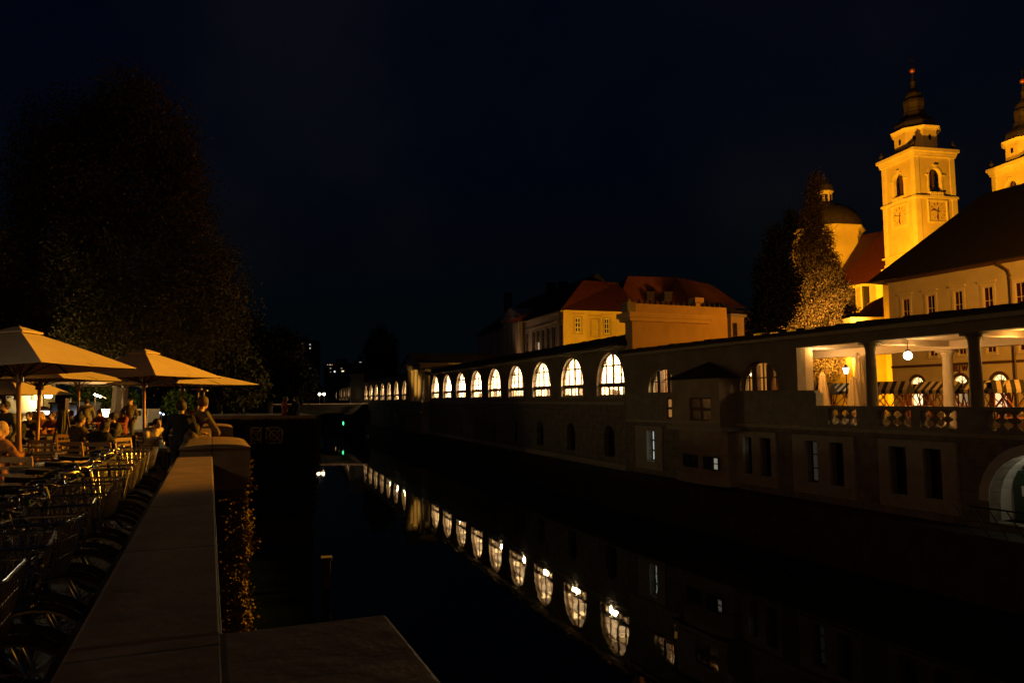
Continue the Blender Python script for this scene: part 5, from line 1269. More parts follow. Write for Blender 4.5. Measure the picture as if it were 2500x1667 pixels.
def table(label, px, Y, rz=0.2, w_=0.8, d_=0.8, g="dark terrace tables"):
    x, y = PL(px, Y); t = thing("terrace_table", label, "table", (x,y,G), rz, g)
    MB().box((-w_/2,-d_/2,0.72),(w_/2,d_/2,0.75)).build("table_top", blackwood, t, bevel=0.004)
    MB().tube([(0,0,0.02),(0,0,0.72)],0.03,8).build("table_column", darkmetal, t); MB().bar((-.3,0,.02),(.3,0,.02),.05,.03).bar((0,-.3,.023),(0,.3,.023),.05,.03).build("foot", darkmetal, t); return t
tb0 = table("dark table directly above the parked bicycles with a folded newspaper", 160, 11.0, 0.2, 1.1, 0.8)
for lab, px, Y in (("dark table between the near pole and second pole", 70, 13.3), ("dark table of the seated trio", 235, 16.2), ("dark table at the left edge before the standing man", 20, 15.6), ("table with glasses behind the second pole", 150, 21), ("table right of the second umbrella pole", 330, 20), ("table near the lit stalls at the back", 225, 25), ("table at the parapet beside the leaning man", 415, 14.6)):
    x, y = PL(px, Y); dup(tb0, (x,y,G), 0.3, lab)
# newspaper and glasses
x, y = PL(180, 10.9)
m_ = MB()
for k in range(7): m_.face([(-0.25+0.07*k,-0.15,0.755+0.012*(k%2)),(-0.18+0.07*k,-0.15,0.755+0.012*((k+1)%2)),(-0.16+0.07*k,0.17,0.765+0.03*((k+1)%2)),(-0.23+0.07*k,0.17,0.765+0.03*(k%2))])
o = m_.build("crumpled_napkin", mat("ochre_paper",(0.65,0.45,0.2),0.6,0.2,8,0.1), None); sm = o.modifiers.new("s",'SOLIDIFY'); sm.thickness = 0.004; o.location = (x,y,G); tag(o, "crumpled orange-lit cloth lying on the dark table above the bicycles", "napkin")
gl = glassmat("drinking_glass", (0.9,0.92,0.9), 0.3); k = 0
def glass_thing(label, px, Y, h=0.13, r=0.035, full=True):
    x, y = PL(px, Y); t = thing("drinking_glass", label, "glass", (x,y,G+0.752), 0, "glasses on the terrace tables")
    MB().lathe([(r*.8,0),(r,h),(r*.93,h),(r*.72,.01)],(0,0,0),12).build("tumbler", gl, t, True); MB().lathe([(r*.7,.012),(r*.85,h*.6)],(0,0,0),12).build("drink", mat("pale_drink",(0.7,0.6,0.35),0.2,0.1,3,0), t)
glass_thing("small glass on the table between the first two poles", 84, 13.3); glass_thing("tall glass on the seated trio's table", 226, 16.1, .17); glass_thing("glass beside the tall one on the seated trio's table", 243, 16.3)
glass_thing("glass by the black-clad woman's elbow", 251, 16.05); glass_thing("glass on the table behind the second pole", 140, 20.9); glass_thing("glass on the left-edge table before the standing man", 30, 15.5)
x, y = PL(419, 14.4)
t = thing("napkin_box", "white napkin holder on the table at the leaning man's elbow", "napkin holder", (x,y,G+0.752), 0.2)
MB().box((-.12,-.06,0),(.12,.06,.012)).box((-.12,-.06,.012),(-.105,.06,.12)).box((.105,-.06,.012),(.12,.06,.12)).box((-.1,-.05,.013),(.1,.05,.06)).build("tray", MATS["white_paper"], t); MB().tube([(-.17,0,0),(-.17,0,.16)],.03,8).build("bottle", MATS["white_paper"], t, True)
# slatted bench screen beside the leaning man
p0 = PZ(405,1108,G) ; p0 = Vector((PL(407,19.5)[0],19.5,G)); p1 = Vector((PL(478,17.6)[0],17.6,G))
d_ = p1-p0; bl = d_.length
t = thing("slatted_bench", "dark slatted wooden bench back beside the parapet", "bench", p0, math.atan2(d_.y,d_.x))
m_ = MB()
for k in range(5): m_.box((0,0,0.30+k*0.125),(bl,0.03,0.385+k*0.125))
m_.build("backrest", blackwood, t); m_ = MB()
for k in range(4): m_.box((0,0.06+k*.11,0.42),(bl,0.15+k*.11,0.45))
m_.build("seat", blackwood, t)
for s_ in (0.05, bl-0.09): MB().box((s_,-0.04,0),(s_+.05,-0.005,0.9)).box((s_,0.4,0),(s_+.05,0.45,0.42)).box((s_,-.005,.36),(s_+.05,.4,.415)).build("leg", blackwood, t)

# ---------------------------------------------------------------- bicycles
tyre = mat("black_tyre",(0.015,0.015,0.015),0.8,0.2,20,0.1)
def bicycle(label, loc, rz, col, g="parked bicycles along the parapet", lean=0.0):
    t = thing("bicycle", label, "bicycle", loc, rz, g); t.rotation_euler = (lean,0,rz)
    Rw = 0.335
    def circ(c, r, n=28): return [(c[0]+r*math.cos(2*math.pi*k/n), 0, c[2]+r*math.sin(2*math.pi*k/n)) for k in range(n)]
    fwc, rwc = (0.56,0,Rw), (-0.50,0,Rw)
    for c in (fwc, rwc):
        wo = MB().tube(circ(c,Rw-0.02),0.02,6,True).build("wheel", tyre, t, True)
        m = MB().tube(circ(c,Rw-0.045),0.010,5,True)
        for k in range(14):
            an = 2*math.pi*k/14; m.tube([(c[0],0.02*(-1)**k,c[2]),(c[0]+(Rw-.05)*math.cos(an),0,c[2]+(Rw-.05)*math.sin(an))],0.0016,3)
        m.lathe([(0.02,-0.04),(0.02,0.04)],(0,0,0),6) if False else None
        m.build("rim", chrome, wo)
        m = MB(); n = 12
        pts = [(c[0]+(Rw+0.025)*math.cos(math.radians(a_)),0,c[2]+(Rw+0.025)*math.sin(math.radians(a_))) for a_ in range(20,190,14)]
        m.tube(pts,0.022,5); m.build("mudguard", tyre, t, True)
    hd = Vector((0.36,0,0.86)); hb_ = Vector((0.40,0,0.66)); bb = Vector((-0.05,0,0.29)); st = Vector((-0.20,0,0.80))
    m = MB().tube([hd,hb_],0.02,8).tube([hb_,(0.1,0,0.42),bb],0.019,8).tube([hd-Vector((0,0,.04)),(0.12,0,0.58),bb+Vector((-.04,0,.12))],0.016,8).tube([bb,st],0.017,8)
    for s in (-1, 1): m.tube([bb+Vector((0,s*.03,0)),(-0.5,s*.055,Rw)],0.009,6).tube([st-Vector((0,0,.06)),(-0.5,s*.055,Rw)],0.008,6)
    m.build("frame", mat("bike_paint_"+col[0], col[1], 0.3, 0.1, 6, 0), t, True)
    m = MB()
    for s in (-1, 1): m.tube([(0.405,s*.05,0.64),(0.47,s*.055,0.52),(0.56,s*.055,Rw)],0.011,6)
    m.build("fork", chrome, t, True)
    m = MB().tube([hd,(0.345,0,1.0)],0.013,8).tube([(0.05,0.29,1.03),(0.18,0.28,1.04),(0.30,0.2,1.06),(0.345,0.06,1.02),(0.345,-0.06,1.02),(0.30,-0.2,1.06),(0.18,-0.28,1.04),(0.05,-0.29,1.03)],0.0125,8)
    hbv = m.build("handlebar", chrome, t, True)
    for s in (-1, 1): MB().tube([(0.04,s*.29,1.03),(0.15,s*.282,1.038)],0.018,8).build("grip", tyre, hbv, True); MB().tube([(0.2,s*.25,1.04),(0.26,s*.22,1.01),(0.14,s*.3,1.0)],0.006,5).build("brake_lever", chrome, hbv, True)
    MB().ball((0.3,0.1,1.075),0.03).build("bell", chrome, hbv, True)
    m = MB().tube([st,(-0.225,0,0.92)],0.014,8); m.build("seat_post", chrome, t, True)
    m = MB(); m.frus([(-0.36,-.09,.93),(-0.2,-.07,.92),(0.0,-.02,.92),(0.0,.02,.92),(-0.2,.07,.92),(-0.36,.09,.93)],[(-0.36,-.08,.985),(-0.2,-.06,.965),(-.01,-.015,.955),(-.01,.015,.955),(-0.2,.06,.965),(-0.36,.08,.985)]); m.build("saddle", tyre, t, bevel=0.01)
    # wire basket ahead of the handlebar
    m = MB(); bw0, bw1, bd0, bd1, z0, z1 = 0.13, 0.19, 0.11, 0.16, 0.80, 1.06; cx_ = 0.56
    def rr(f, ins=0): 
        w_ = bw0+(bw1-bw0)*f; d_ = bd0+(bd1-bd0)*f; z = z0+(z1-z0)*f; r = 0.04; P_ = []
        for (sx, sy, a0) in ((1,1,0),(-1,1,90),(-1,-1,180),(1,-1,270)):
            for q in (0,45,90): P_.append((cx_+sx*(d_-r)+r*math.cos(math.radians(a0+q)), sy*(w_-r)+r*math.sin(math.radians(a0+q)), z))
        return P_
    for f, r in ((0,.005),(0.33,.003),(0.66,.003),(1.0,.007)): m.tube(rr(f),r,5,True)
    for k in range(9):
        y = -1+2*k/8
        for sx in (-1, 1): m.tube([(cx_+sx*bd0,y*bw0*.95,z0),(cx_+sx*bd1,y*bw1*.95,z1)],.0034,4)
        m.tube([(cx_-bd0,y*bw0*.95,z0),(cx_+bd0,y*bw0*.95,z0)],.002,4)
    for k in range(7):
        x_ = -1+2*k/6
        for sy in (-1, 1): m.tube([(cx_+x_*bd0*.95,sy*bw0,z0),(cx_+x_*bd1*.95,sy*bw1,z1)],.0034,4)
    m.build("basket", chrome, t)
    m = MB().tube([bb+Vector((0,.05,0)),(0.03,.07,.16)],.009,6).tube([bb+Vector((0,-.05,0)),(-.13,-.07,.42)],.009,6).box((-.02,.07,.14),(.08,.16,.17)).box((-.18,-.16,.41),(-.08,-.07,.44)); m.lathe([(0.0,0),(0.09,0.0)],(0,0,0),12) if False else None
    m.build("crank", darkmetal, t)
    m = MB().tube([(-.3,.06,Rw-.05),(-.28,.14,0.01)],.008,6); m.build("kickstand", chrome, t)
    m = MB().box((-0.84,-.06,.70),(-0.38,.06,.715)).tube([(-.8,.05,.7),(-.52,.05,Rw)],.006,5).tube([(-.8,-.05,.7),(-.52,-.05,Rw)],.006,5); m.build("rear_rack", darkmetal, t)
    return t
cols = [("grey",(0.10,0.10,0.10)),("green",(0.03,0.09,0.06)),("silver",(0.35,0.35,0.34))]
bk = []
face = math.atan2(-nL.y,-nL.x)
spots = [2.75,3.3,3.9,4.5,5.2,5.85,6.6,7.3,8.1,8.9,9.7]
labs = ["bicycle with wire basket nearest the camera, cut by the bottom left corner","second bicycle from the camera, basket rim lit along the picture's left edge","third bicycle, big wire basket with brightly lit vertical wires","fourth bicycle, its basket tight behind the big lit one","fifth bicycle, basket beside the middle of the parapet edge","sixth bicycle in the row along the parapet","seventh bicycle, basket with fine close wires","eighth bicycle, chrome bars catching orange light","ninth bicycle, handlebar glinting gold above its basket","tenth bicycle, second from the terrace end of the row","last bicycle of the row, tall basket against the dark bench"]
protos = []
for i, Y in enumerate(spots):
    ex = WLX(Y)-wL/abs(u.y)-0.10; hd_ = face+(0.12*math.sin(i*2.3))
    c = Vector((ex,Y,G))+nL*0.86; 
    if i < 3: b_ = bicycle(labs[i], c, hd_, cols[i], lean=0.04*math.sin(i*1.7+1)); protos.append(b_)
    else: b_ = dup(protos[i % 3], c, hd_, labs[i]); b_.rotation_euler = (0.05*math.sin(i*1.7+1),0,hd_)
# ---------------------------------------------------------------- people
def capsule(mb, p0, r0, p1, r1, n=10):
    p0, p1 = Vector(p0), Vector(p1); d = p1-p0; L = max(d.length, 1e-4); d = d/L
    a = d.orthogonal().normalized(); b = d.cross(a); i0 = len(mb.v); rings = []
    for k in range(1, 5): t = math.pi/2*k/4; rings.append((p0-d*(r0*math.cos(t)), r0*math.sin(t)))
    for k in range(0, 4): t = math.pi/2*k/4; rings.append((p1+d*(r1*math.sin(t)), r1*math.cos(t)))
    for c, r in rings:
        for q in range(n): an = 2*math.pi*q/n; mb.v.append(tuple(c+a*(r*math.cos(an))+b*(r*math.sin(an))))
    for k in range(len(rings)-1):
        for q in range(n): mb.f.append((i0+k*n+q, i0+k*n+(q+1)%n, i0+(k+1)*n+(q+1)%n, i0+(k+1)*n+q))
    mb.f.append(tuple(i0+q for q in range(n))[::-1]); mb.f.append(tuple(i0+(len(rings)-1)*n+q for q in range(n)))
def remeshed(mb, name, m, parent, vox=0.018):
    o = mb.build(name, m, parent, True); r = o.modifiers.new("remesh",'REMESH'); r.mode = 'VOXEL'; r.voxel_size = vox; r.use_smooth_shade = True
    s = o.modifiers.new("smooth",'SMOOTH'); s.iterations = 4; s.factor = 0.5; return o
skinm = mat("skin",(0.50,0.30,0.20),0.55,0.1,10,0)
def cloth(name, c): return mat("cloth_"+name, c, 0.9, 0.25, 14, 0.3)
POSES = {
 # pelvis, chest, neck, head, shoulders half-width, knees, feet, elbows, hands (facing +y)
 'sit': dict(p=(0,0,.52), c=(0,-.02,.92), n=(0,.02,1.07), h=(0,.05,1.21), k=[(-.13,.44,.52),(.13,.44,.52)], f=[(-.13,.46,.07),(.13,.42,.07)], e=[(-.27,.10,.78),(.27,.12,.78)], w=[(-.18,.36,.80),(.14,.36,.81)]),
 'hunch': dict(p=(0,0,.52), c=(0,.16,.88), n=(0,.27,1.0), h=(0,.36,1.10), k=[(-.13,.44,.52),(.13,.44,.52)], f=[(-.13,.46,.07),(.13,.36,.07)], e=[(-.25,.34,.72),(.25,.34,.72)], w=[(-.1,.56,.78),(.1,.56,.78)]),
 'stand': dict(p=(0,0,.95), c=(0,0,1.35), n=(0,.0,1.5), h=(0,.03,1.64), k=[(-.1,.02,.5),(.12,.04,.5)], f=[(-.11,0,.07),(.15,0,.07)], e=[(-.28,-.02,1.12),(.28,.02,1.12)], w=[(-.26,.15,.9),(.25,.16,.9)]),
 'lean': dict(p=(0,-.15,.92), c=(0,.12,1.27), n=(.02,.22,1.42), h=(.02,.30,1.56), k=[(-.1,-.08,.5),(.14,-.12,.5)], f=[(-.12,-.2,.07),(.18,-.26,.07)], e=[(-.31,.26,1.04),(.33,.26,1.02)], w=[(-.12,.52,1.0),(.16,.52,1.0)]),
}
def person(label, px, Y, rz, pose, top, bottom, hair, hairlen=0, row_head=None, loc=None, sleeves=True, scale=1.0, group=None, beard=False):
    q = POSES[pose]; 
    if loc is None: x, y = PL(px, Y); loc = (x, y, G)
    t = thing("person", label, "person", loc, rz, group)
    if row_head is not None:
        zh = P(px, row_head, Y).z-loc[2]; t.scale = (1,1,1); s = zh/(q['h'][2]+0.13); t.scale = (s if 0.9 < s < 1.1 else (1.05 if s > 1 else .95),)*3; 
        if not 0.9 < s < 1.1: pass
    V = Vector; p, c, n_, h = V(q['p']), V(q['c']), V(q['n']), V(q['h'])
    hip = [p+V((-.09,0,-.02)), p+V((.09,0,-.02))]; sh = [c+V((-.18,0,.08)), c+V((.18,0,.08))]
    fwd = (h-n_); fwd.z = 0; fwd = V((0,1,0))
    body = MB()
    capsule(body, p+V((-.06,0,0)), .125, p+V((.06,0,0)), .125); capsule(body, p, .135, p.lerp(c,.5), .12); capsule(body, p.lerp(c,.5), .12, c, .14); capsule(body, c+V((-.1,0,.02)), .11, c+V((.1,0,.02)), .11)
    capsule(body, c+V((0,0,.08)), .07, n_, .055); capsule(body, n_, .055, h, .05)
    # head: skull, jaw, nose, ears
    body.ball(h+V((0,-.01,.02)), .078, .095, .105); body.ball(h+V((0,.03,-.05)), .055, .065, .065); capsule(body, h+V((0,.085,.0)), .012, h+V((0,.102,-.03)), .016, 6)
    for s in (-1, 1): body.ball(h+V((s*.08,-.005,-.01)), .014, .022, .034, 8, 6)
    capsule(body, h+V((-.03,.088,.03)), .012, h+V((.03,.088,.03)), .012, 6); capsule(body, h+V((-.02,.083,-.062)), .010, h+V((.02,.083,-.062)), .010, 6)
    up_ = MB(); 
    for i, s in ((0,-1),(1,1)):
        k, f, e, w_ = V(q['k'][i]), V(q['f'][i]), V(q['e'][i]), V(q['w'][i])
        capsule(body, hip[i], .085, k, .058); capsule(body, k, .055, f, .036); capsule(body, f+V((0,-.02,-.01)), .04, f+V((0,.14,-.035)), .03)
        capsule(body, sh[i], .055, e, .042); capsule(body, e, .040, w_, .027)
        d = (w_-e).normalized(); sd = d.cross(V((0,0,1))).normalized(); pl = w_+d*.055
        capsule(body, w_, .026, pl, .034)
        for j in range(4):
            o_ = sd*((j-1.5)*.020); L = (.055,.068,.072,.060)[j]; b0 = pl+o_+d*.02; m1 = b0+d*L*.5+V((0,0,-.008)); capsule(body, b0, .010, m1, .0095, 6); capsule(body, m1, .0095, m1+d*L*.4+V((0,0,-.03)), .008, 6)
        th = w_+d*.02-sd*(s*.03); capsule(body, th, .012, th-sd*(s*.03)+d*.035, .010, 6)
    remeshed(body, "body", skinm, t, 0.013)
    tp_ = MB(); capsule(tp_, p+V((0,0,.02)), .15, p.lerp(c,.5), .142); capsule(tp_, p+V((-.05,0,.03)), .145, p+V((.05,0,.03)), .145); capsule(tp_, p.lerp(c,.5), .142, c, .16); capsule(tp_, c+V((-.11,0,.02)), .125, c+V((.11,0,.02)), .125); capsule(tp_, c+V((0,0,.08)), .10, n_-V((0,.0,.04)), .07)
    for i in (0, 1):
        e, w_ = V(q['e'][i]), V(q['w'][i]); capsule(tp_, sh[i], .072, e, .058)
        if sleeves: capsule(tp_, e, .057, w_-(w_-e)*.06, .042)
    capsule(tp_, p+V((-.06,-.01,-.03)), .152, p+V((.06,-.01,-.03)), .152)
    for sgn in (-1, 1): capsule(tp_, c+V((sgn*.07,-.03,.10)), .075, c+V((sgn*.15,-.01,.06)), .075)
    to_ = remeshed(tp_, "top", top, t, 0.016)
    dm_ = to_.modifiers.new("folds", 'DISPLACE'); dm_.texture = FOLDS; dm_.strength = 0.045; dm_.mid_level = 0.5
    bt = MB()
    capsule(bt, p+V((-.06,0,0)), .14, p+V((.06,0,0)), .14)
    for i in (0, 1):
        k, f = V(q['k'][i]), V(q['f'][i]); capsule(bt, hip[i], .102, k, .075); capsule(bt, k, .073, f+(k-f)*.12, .055)
    remeshed(bt, "trousers", bottom, t, 0.02)
    for i in (0, 1):
        f = V(q['f'][i]); sb = MB(); capsule(sb, f+V((0,-.03,-.025)), .044, f+V((0,.15,-.035)), .036, 8); sb.build("shoe", tyre, t, True)
    if hair is not None:
        hm = MB(); hm.ball(h+V((0,-.028,.035)), .100, .108, .112, 14, 10); hm.v = [v if True else v for v in hm.v]
        cut = []
        for v in hm.v:
            v = V(v)
            if v.y > h.y+.055: v.y = h.y+.055+(v.y-h.y-.055)*.2; v.z = max(v.z, h.z+.06)
            cut.append(tuple(v))
        hm.v = cut
        if hairlen: capsule(hm, h+V((0,-.06,0)), .075, h+V((0,-.10,-hairlen)), .085)
        if beard: hm.ball(h+V((0,.045,-.085)), .052, .05, .05)
        remeshed(hm, "hair", hair, t, 0.015)
    return t
dkh = mat("dark_hair",(0.025,0.015,0.01),0.6,0.3,40,0.4); blh = mat("blond_hair",(0.62,0.40,0.14),0.6,0.3,40,0.4); brh = mat("brown_hair",(0.09,0.045,0.02),0.6,0.3,40,0.4)
FOLDS = bpy.data.textures.new("folds", 'CLOUDS'); FOLDS.noise_scale = 0.11; FOLDS.noise_depth = 2
blk = cloth("black",(0.015,0.014,0.015)); tanc = cloth("tan",(0.12,0.085,0.05)); orc = cloth("rust",(0.30,0.12,0.035)); whc = cloth("white",(0.6,0.52,0.38)); gry = cloth("grey",(0.09,0.085,0.08)); jean = cloth("denim",(0.05,0.06,0.08)); redc = cloth("dull_red",(0.30,0.08,0.05)); shirtg = cloth("khaki",(0.22,0.2,0.12))
face_away = -0.35
sx, sy = along(470,1050)[0], 0
def on_wall(s, off, z=G): v = Vector((WLX(0),0,0))+u*s+nL*off; return (v.x,v.y,z)
xm, ym = PL(478, 13.4)
person("man in a tan sweater leaning with both arms on the lit parapet", 466, 13.8, -0.15, 'lean', tanc, jean, brh, row_head=967, loc=(PL(472,13.8)[0],13.8,G))
person("person in black beside the man leaning on the parapet", 443, 13.6, 0.2, 'stand', blk, blk, dkh, row_head=978)
person("standing man in a dark jacket at the far left, head above the crowd", 14, 15.8, 3.0, 'stand', gry, blk, dkh, row_head=992, beard=True)
person("seated blond person in a rust top cut by the left picture edge", 2, 12.0, -0.4, 'sit', orc, jean, blh, .05)
person("seated person with short dark hair and tan top, seen from behind", 193, 16.8, -0.5, 'sit', tanc, gry, dkh, row_head=1010)
person("person with long black hair and black coat hunched at the table", 232, 15.4, -0.1, 'hunch', blk, blk, dkh, .25)
person("bearded man in black facing the camera across the table", 264, 17.6, 3.0, 'sit', blk, gry, dkh, row_head=1019, beard=True)
person("person in dark cap behind the bearded man's shoulder", 281, 19.6, 2.4, 'sit', gry, blk, dkh, row_head=1007)
person("hunched person in a white shirt right of the second umbrella pole", 368, 18.3, -2.2, 'hunch', whc, shirtg, dkh)
xb_ = P(690,1012,YB).x; 
person("red-lit person sitting on the bastion wall, facing the other", 690, YB, -1.2, 'sit', redc, blk, brh, .1, loc=(xb_,YB+0.35,zt-0.42), group=None)
xb_ = P(716,1012,YB).x
person("dark person sitting on the bastion wall at the river corner", 716, YB, 1.2, 'sit', blk, blk, dkh, .2, loc=(xb_,YB+0.45,zt-0.42))
crowd = [(74,24,3.1,tanc,dkh,"seated guest in tan at the cafe wall left of the lit sign"),(86,26,2.8,gry,blh,"seated guest in grey right of the near umbrella pole"),(104,25,3.3,orc,blh,"seated blond guest beneath the round sign"),(130,24,3.1,redc,brh,"tall seated guest in dull red before the bright shopfront"),
  (176,27,3.0,gry,dkh,"guest in grey before the white-lit kiosk"),(245,30,2.8,redc,brh,"guest in red beneath the distant white canopy"),(302,29,2.6,redc,brh,"guest in red right of the bearded man"),(318,31,3.4,tanc,blh,"guest in tan left of the white kiosk"),(50,21,2.4,blk,dkh,"guest in black behind the near umbrella pole"),(212,31,0.4,shirtg,dkh,"guest in khaki at the lit food stall"),(155,33,3.0,whc,dkh,"guest in white under the folded parasol")]
for px, Y, rz, tc_, hc, lab in crowd: person(lab, px, Y, rz, 'stand' if Y > 30 else 'sit', tc_, gry, hc, .12 if hc is blh else 0, group="guests on the busy terrace")

# ---------------------------------------------------------------- left bank buildings and terrace lights
b0 = PL(-140, 30); b1 = PL(134, 47)
cf = thing("cafe_building", "yellow lit old cafe building with tall windows at the left edge", "building", (b0[0],b0[1],0), math.atan2(b1[1]-b0[1],b1[0]-b0[0]))
fCf = Frame(b0[0],b0[1],b1[0]-b0[0],b1[1]-b0[1]); Lc = math.hypot(b1[0]-b0[0],b1[1]-b0[1])
cw = []
for l, r in ((-60,-35),(0,12),(32,46),(74,86)):
    s0_ = fCf.at(l,960)[0]; s1_ = fCf.at(r,960)[0]; cw.append(dict(s0=s0_,s1=s1_,z0=fCf.at(78,978)[1],z1=2.9))
fCf2 = fCf
m_ = MB(); wall(m_, 0, Lc, G, 3.3, cw, 0, 0.3); m_.box((Lc-0.3,0.3,G),(Lc,12,3.3)); m_.build("wall", mat("cafe_yellow",(0.50,0.42,0.22),0.85,0.2,0.8,0.15), cf)
for o_ in cw: rect_window(cf,o_['s0'],o_['s1'],o_['z0'],o_['z1'],0.1,1,2)
m_ = MB(); zq = fCf.at(50,1004)[1]; m_.box((0,-0.1,zq-.08),(Lc,-.002,zq+.04)); m_.build("string_course", trim, cf)
m_ = MB(); m_.box((-0.4,-.3,3.3),(Lc+.2,12,3.45)); m_.build("roof", roofdark, cf)
def at_thing(px, row, Y): p = P(px,row,Y); return p
p = at_thing(118,963,43); 
t = thing("wall_lamp", "very bright lantern on a curled bracket at the cafe building's corner", "lamp", (p.x,p.y,p.z))
MB().lathe([(0.15,-.2),(0.27,.15),(0.12,.3)],(0,0,0),8).build("lantern_glass", emitmat("lantern_bright",(1,0.8,0.42),45), t); MB().tube([(0,0.1,.3),(-.3,.3,.45),(-.8,.6,.2),(-1.2,.9,-.3)],.03,6).build("bracket", darkmetal, t)
lamp_light("lantern_light",(0,-0.3,0),900,(1,0.72,0.26),.25,parent=t)
p = at_thing(104,1007,36); t = thing("round_sign", "round black sign with a glowing white band on the cafe building", "sign", (p.x,p.y,p.z), 0.2)
m_ = MB(); m_.v = []; ring_ = [(0.36*math.cos(a_*math.pi/12),0,0.31*math.sin(a_*math.pi/12)) for a_ in range(24)]; m_.frus(ring_,[(x_,0.1,z_) for x_,_,z_ in ring_]); m_.build("sign_disc", blackwood, t)
MB().box((-.32,-.02,-.09),(.30,-.003,.08)).build("light_band", emitmat("cool_white",(0.85,0.9,1),6), t)
MB().tube([(0,.06,.3),(0,.06,1.0),(-.4,1.5,1.0)],.02,6).build("bracket", darkmetal, t)
def kiosk(label, px0, px1, r0_, r1_, Y, estr, col, name="lit_kiosk"):
    a_ = P(px0,r1_,Y); b_ = P(px1,r0_,Y); t = thing(name, label, "kiosk", (a_.x,a_.y,G)); W_ = b_.x-a_.x
    m = MB().box((-.1,0,0),(0,1.8,b_.z-G+.25)).box((W_,0,0),(W_+.1,1.8,b_.z-G+.25)).box((0,1.5,0),(W_,1.6,b_.z-G)).box((-.1,-.15,b_.z-G+.251),(W_+.1,1.8,b_.z-G+.35)).box((0,0.1,0),(W_,.7,max(.1,a_.z-G)))
    m.build("shell", darkmetal if estr else whc, t); 
    if estr: MB().box((0.02,1.4,max(.12,a_.z-G)),(W_-.02,1.49,b_.z-G-.03)).build("bright_panel", emitmat("panel_"+label[:12].replace(" ","_"),col,estr), t)
    return t
kiosk("white glowing shop window behind the seated tan-topped guest", 162, 187, 1001, 1018, 34, 9, (1,0.92,0.95))
kiosk("bluish glowing shopfront left of the folded dark parasol", 125, 147, 998, 1030, 38, 4, (0.75,0.8,1))
kiosk("warm lit shop doorway right under the round sign", 98, 116, 1018, 1048, 40, 5, (1,0.8,0.42))
kiosk("low lit snack counter glowing through the crowd", 196, 236, 1010, 1034, 46, 2.2, (1,0.72,0.3))
# white box kiosk
a_ = P(323,1020,44); t = thing("white_box_kiosk", "small white box kiosk right of the crowd, left of the second pole", "kiosk", (a_.x,a_.y,G)); W_ = P(362,1000,44).x-a_.x; h_ = P(340,998,44).z-G
MB().box((0,0,h_*.55),(W_,1.5,h_)).box((0.05,.05,0),(W_-.05,1.45,h_*.55)).build("body", mat("white_panel",(0.5,0.47,0.38),0.6,0.1,3,0), t); MB().box((.1,-.02,h_*.66),(.5,-.002,h_*.92)).box((.6,-.02,h_*.66),(W_-.1,-.002,h_*.92)).build("window", dark_glass, t)
lamp_light("kiosk_light",(0.4,-1.5,1.6),18,WARM,.1,parent=t)
# distant pale canopy
pc_ = P(218,994,44); t = thing("market_canopy", "pale pitched canopy over the lit snack counter", "canopy", (pc_.x,pc_.y,G)); h_ = pc_.z-G; 
m_ = MB(); e_ = h_-.42; 
for A_, B_ in (((-.75,-.75),(.75,-.75)),((.75,-.75),(.75,.75)),((.75,.75),(-.75,.75)),((-.75,.75),(-.75,-.75))): m_.face([(A_[0],A_[1],e_),(B_[0],B_[1],e_),(0,0,h_)]); m_.face([(A_[0],A_[1],e_-.12),(B_[0],B_[1],e_-.12),(B_[0],B_[1],e_),(A_[0],A_[1],e_)])
m_.build("canvas_roof", canvas, t); m_ = MB()
for x_ in (-.7,.7):
    for y_ in (-.7,.7): m_.tube([(x_,y_,0),(x_,y_,e_)],.03,6)
m_.build("poles", darkmetal, t); lamp_light("canopy_light",(0,-1.2,1.2),25,WARM,.1,parent=t)
# folded dark parasol / easel like frame
x, y = PL(155, 23); t = thing("folded_dark_parasol", "dark folded umbrella frame like an easel between the lit shopfronts", "parasol", (x,y,G)); zt3 = P(155,972,23).z-G
m_ = MB()
for dx, dy in ((-.33,0),(.36,0),(0,.3),(0.1,-.25)): m_.bar((dx,dy,.1),(dx*.15,dy*.15,zt3-.1),.045)
m_.box((-.12,-.1,zt3-.35),(.12,.1,zt3)); m_.build("frame", blackwood, t); MB().lathe([(.07,.3),(.15,.9),(.12,1.6),(.06,zt3-.3)],(0,0,0),8).build("folded_canopy", gry, t)
# triple head lamp and other lamps
x, y = PL(232, 33); hh = P(232,966,33).z-G
t = thing("terrace_lamp_post", "slim post with three small white spot lamps above the crowd", "lamp post", (x,y,G)); MB().tube([(0,0,0),(0,0,hh+.05),(0.3,0,hh),(0.5,0,hh-.1)],.03,6).build("post", darkmetal, t)
for k, (px, rw) in enumerate(((232,963),(238,965.5),(245,968))):
    pp = P(px,rw,33)-Vector((x,y,G)); MB().ball(pp,0.055,.055,.04).build("spot_lamp", emitmat("spot_white_%d" % k,(1,0.9,0.75),25), t, True)
lamp_light("post_light",(.3,-.1,hh-.2),60,WARM,.1,parent=t)
street_lamp("orange globe lamp glowing behind the group's heads", 259, 1007, 40, 120, 0, None, emitmat("orange_glow",(1,0.6,0.2),30), WARM, 0.2)
street_lamp("small white lamp glowing above the white-lit shop window", 176, 991, 42, 60, 0, None, emitmat("white_glow",(1,0.9,0.7),25), WARM, 0.16)
for px, rw, lab in ((483,952,"left thin unlit lamp post behind the leaning man"),(497,955,"right thin unlit lamp post behind the leaning man")):
    x, y = PL(px, 24); hh = P(px,rw,24).z-G; t = thing("lamp_post", lab, "lamp post", (x,y,G)); MB().tube([(0,0,0),(0,0,hh)],.035,8).build("post", stone_flat, t); MB().box((-.2,-.06,hh),(.12,.06,hh+.05)).build("lamp_head", stone_flat, t)
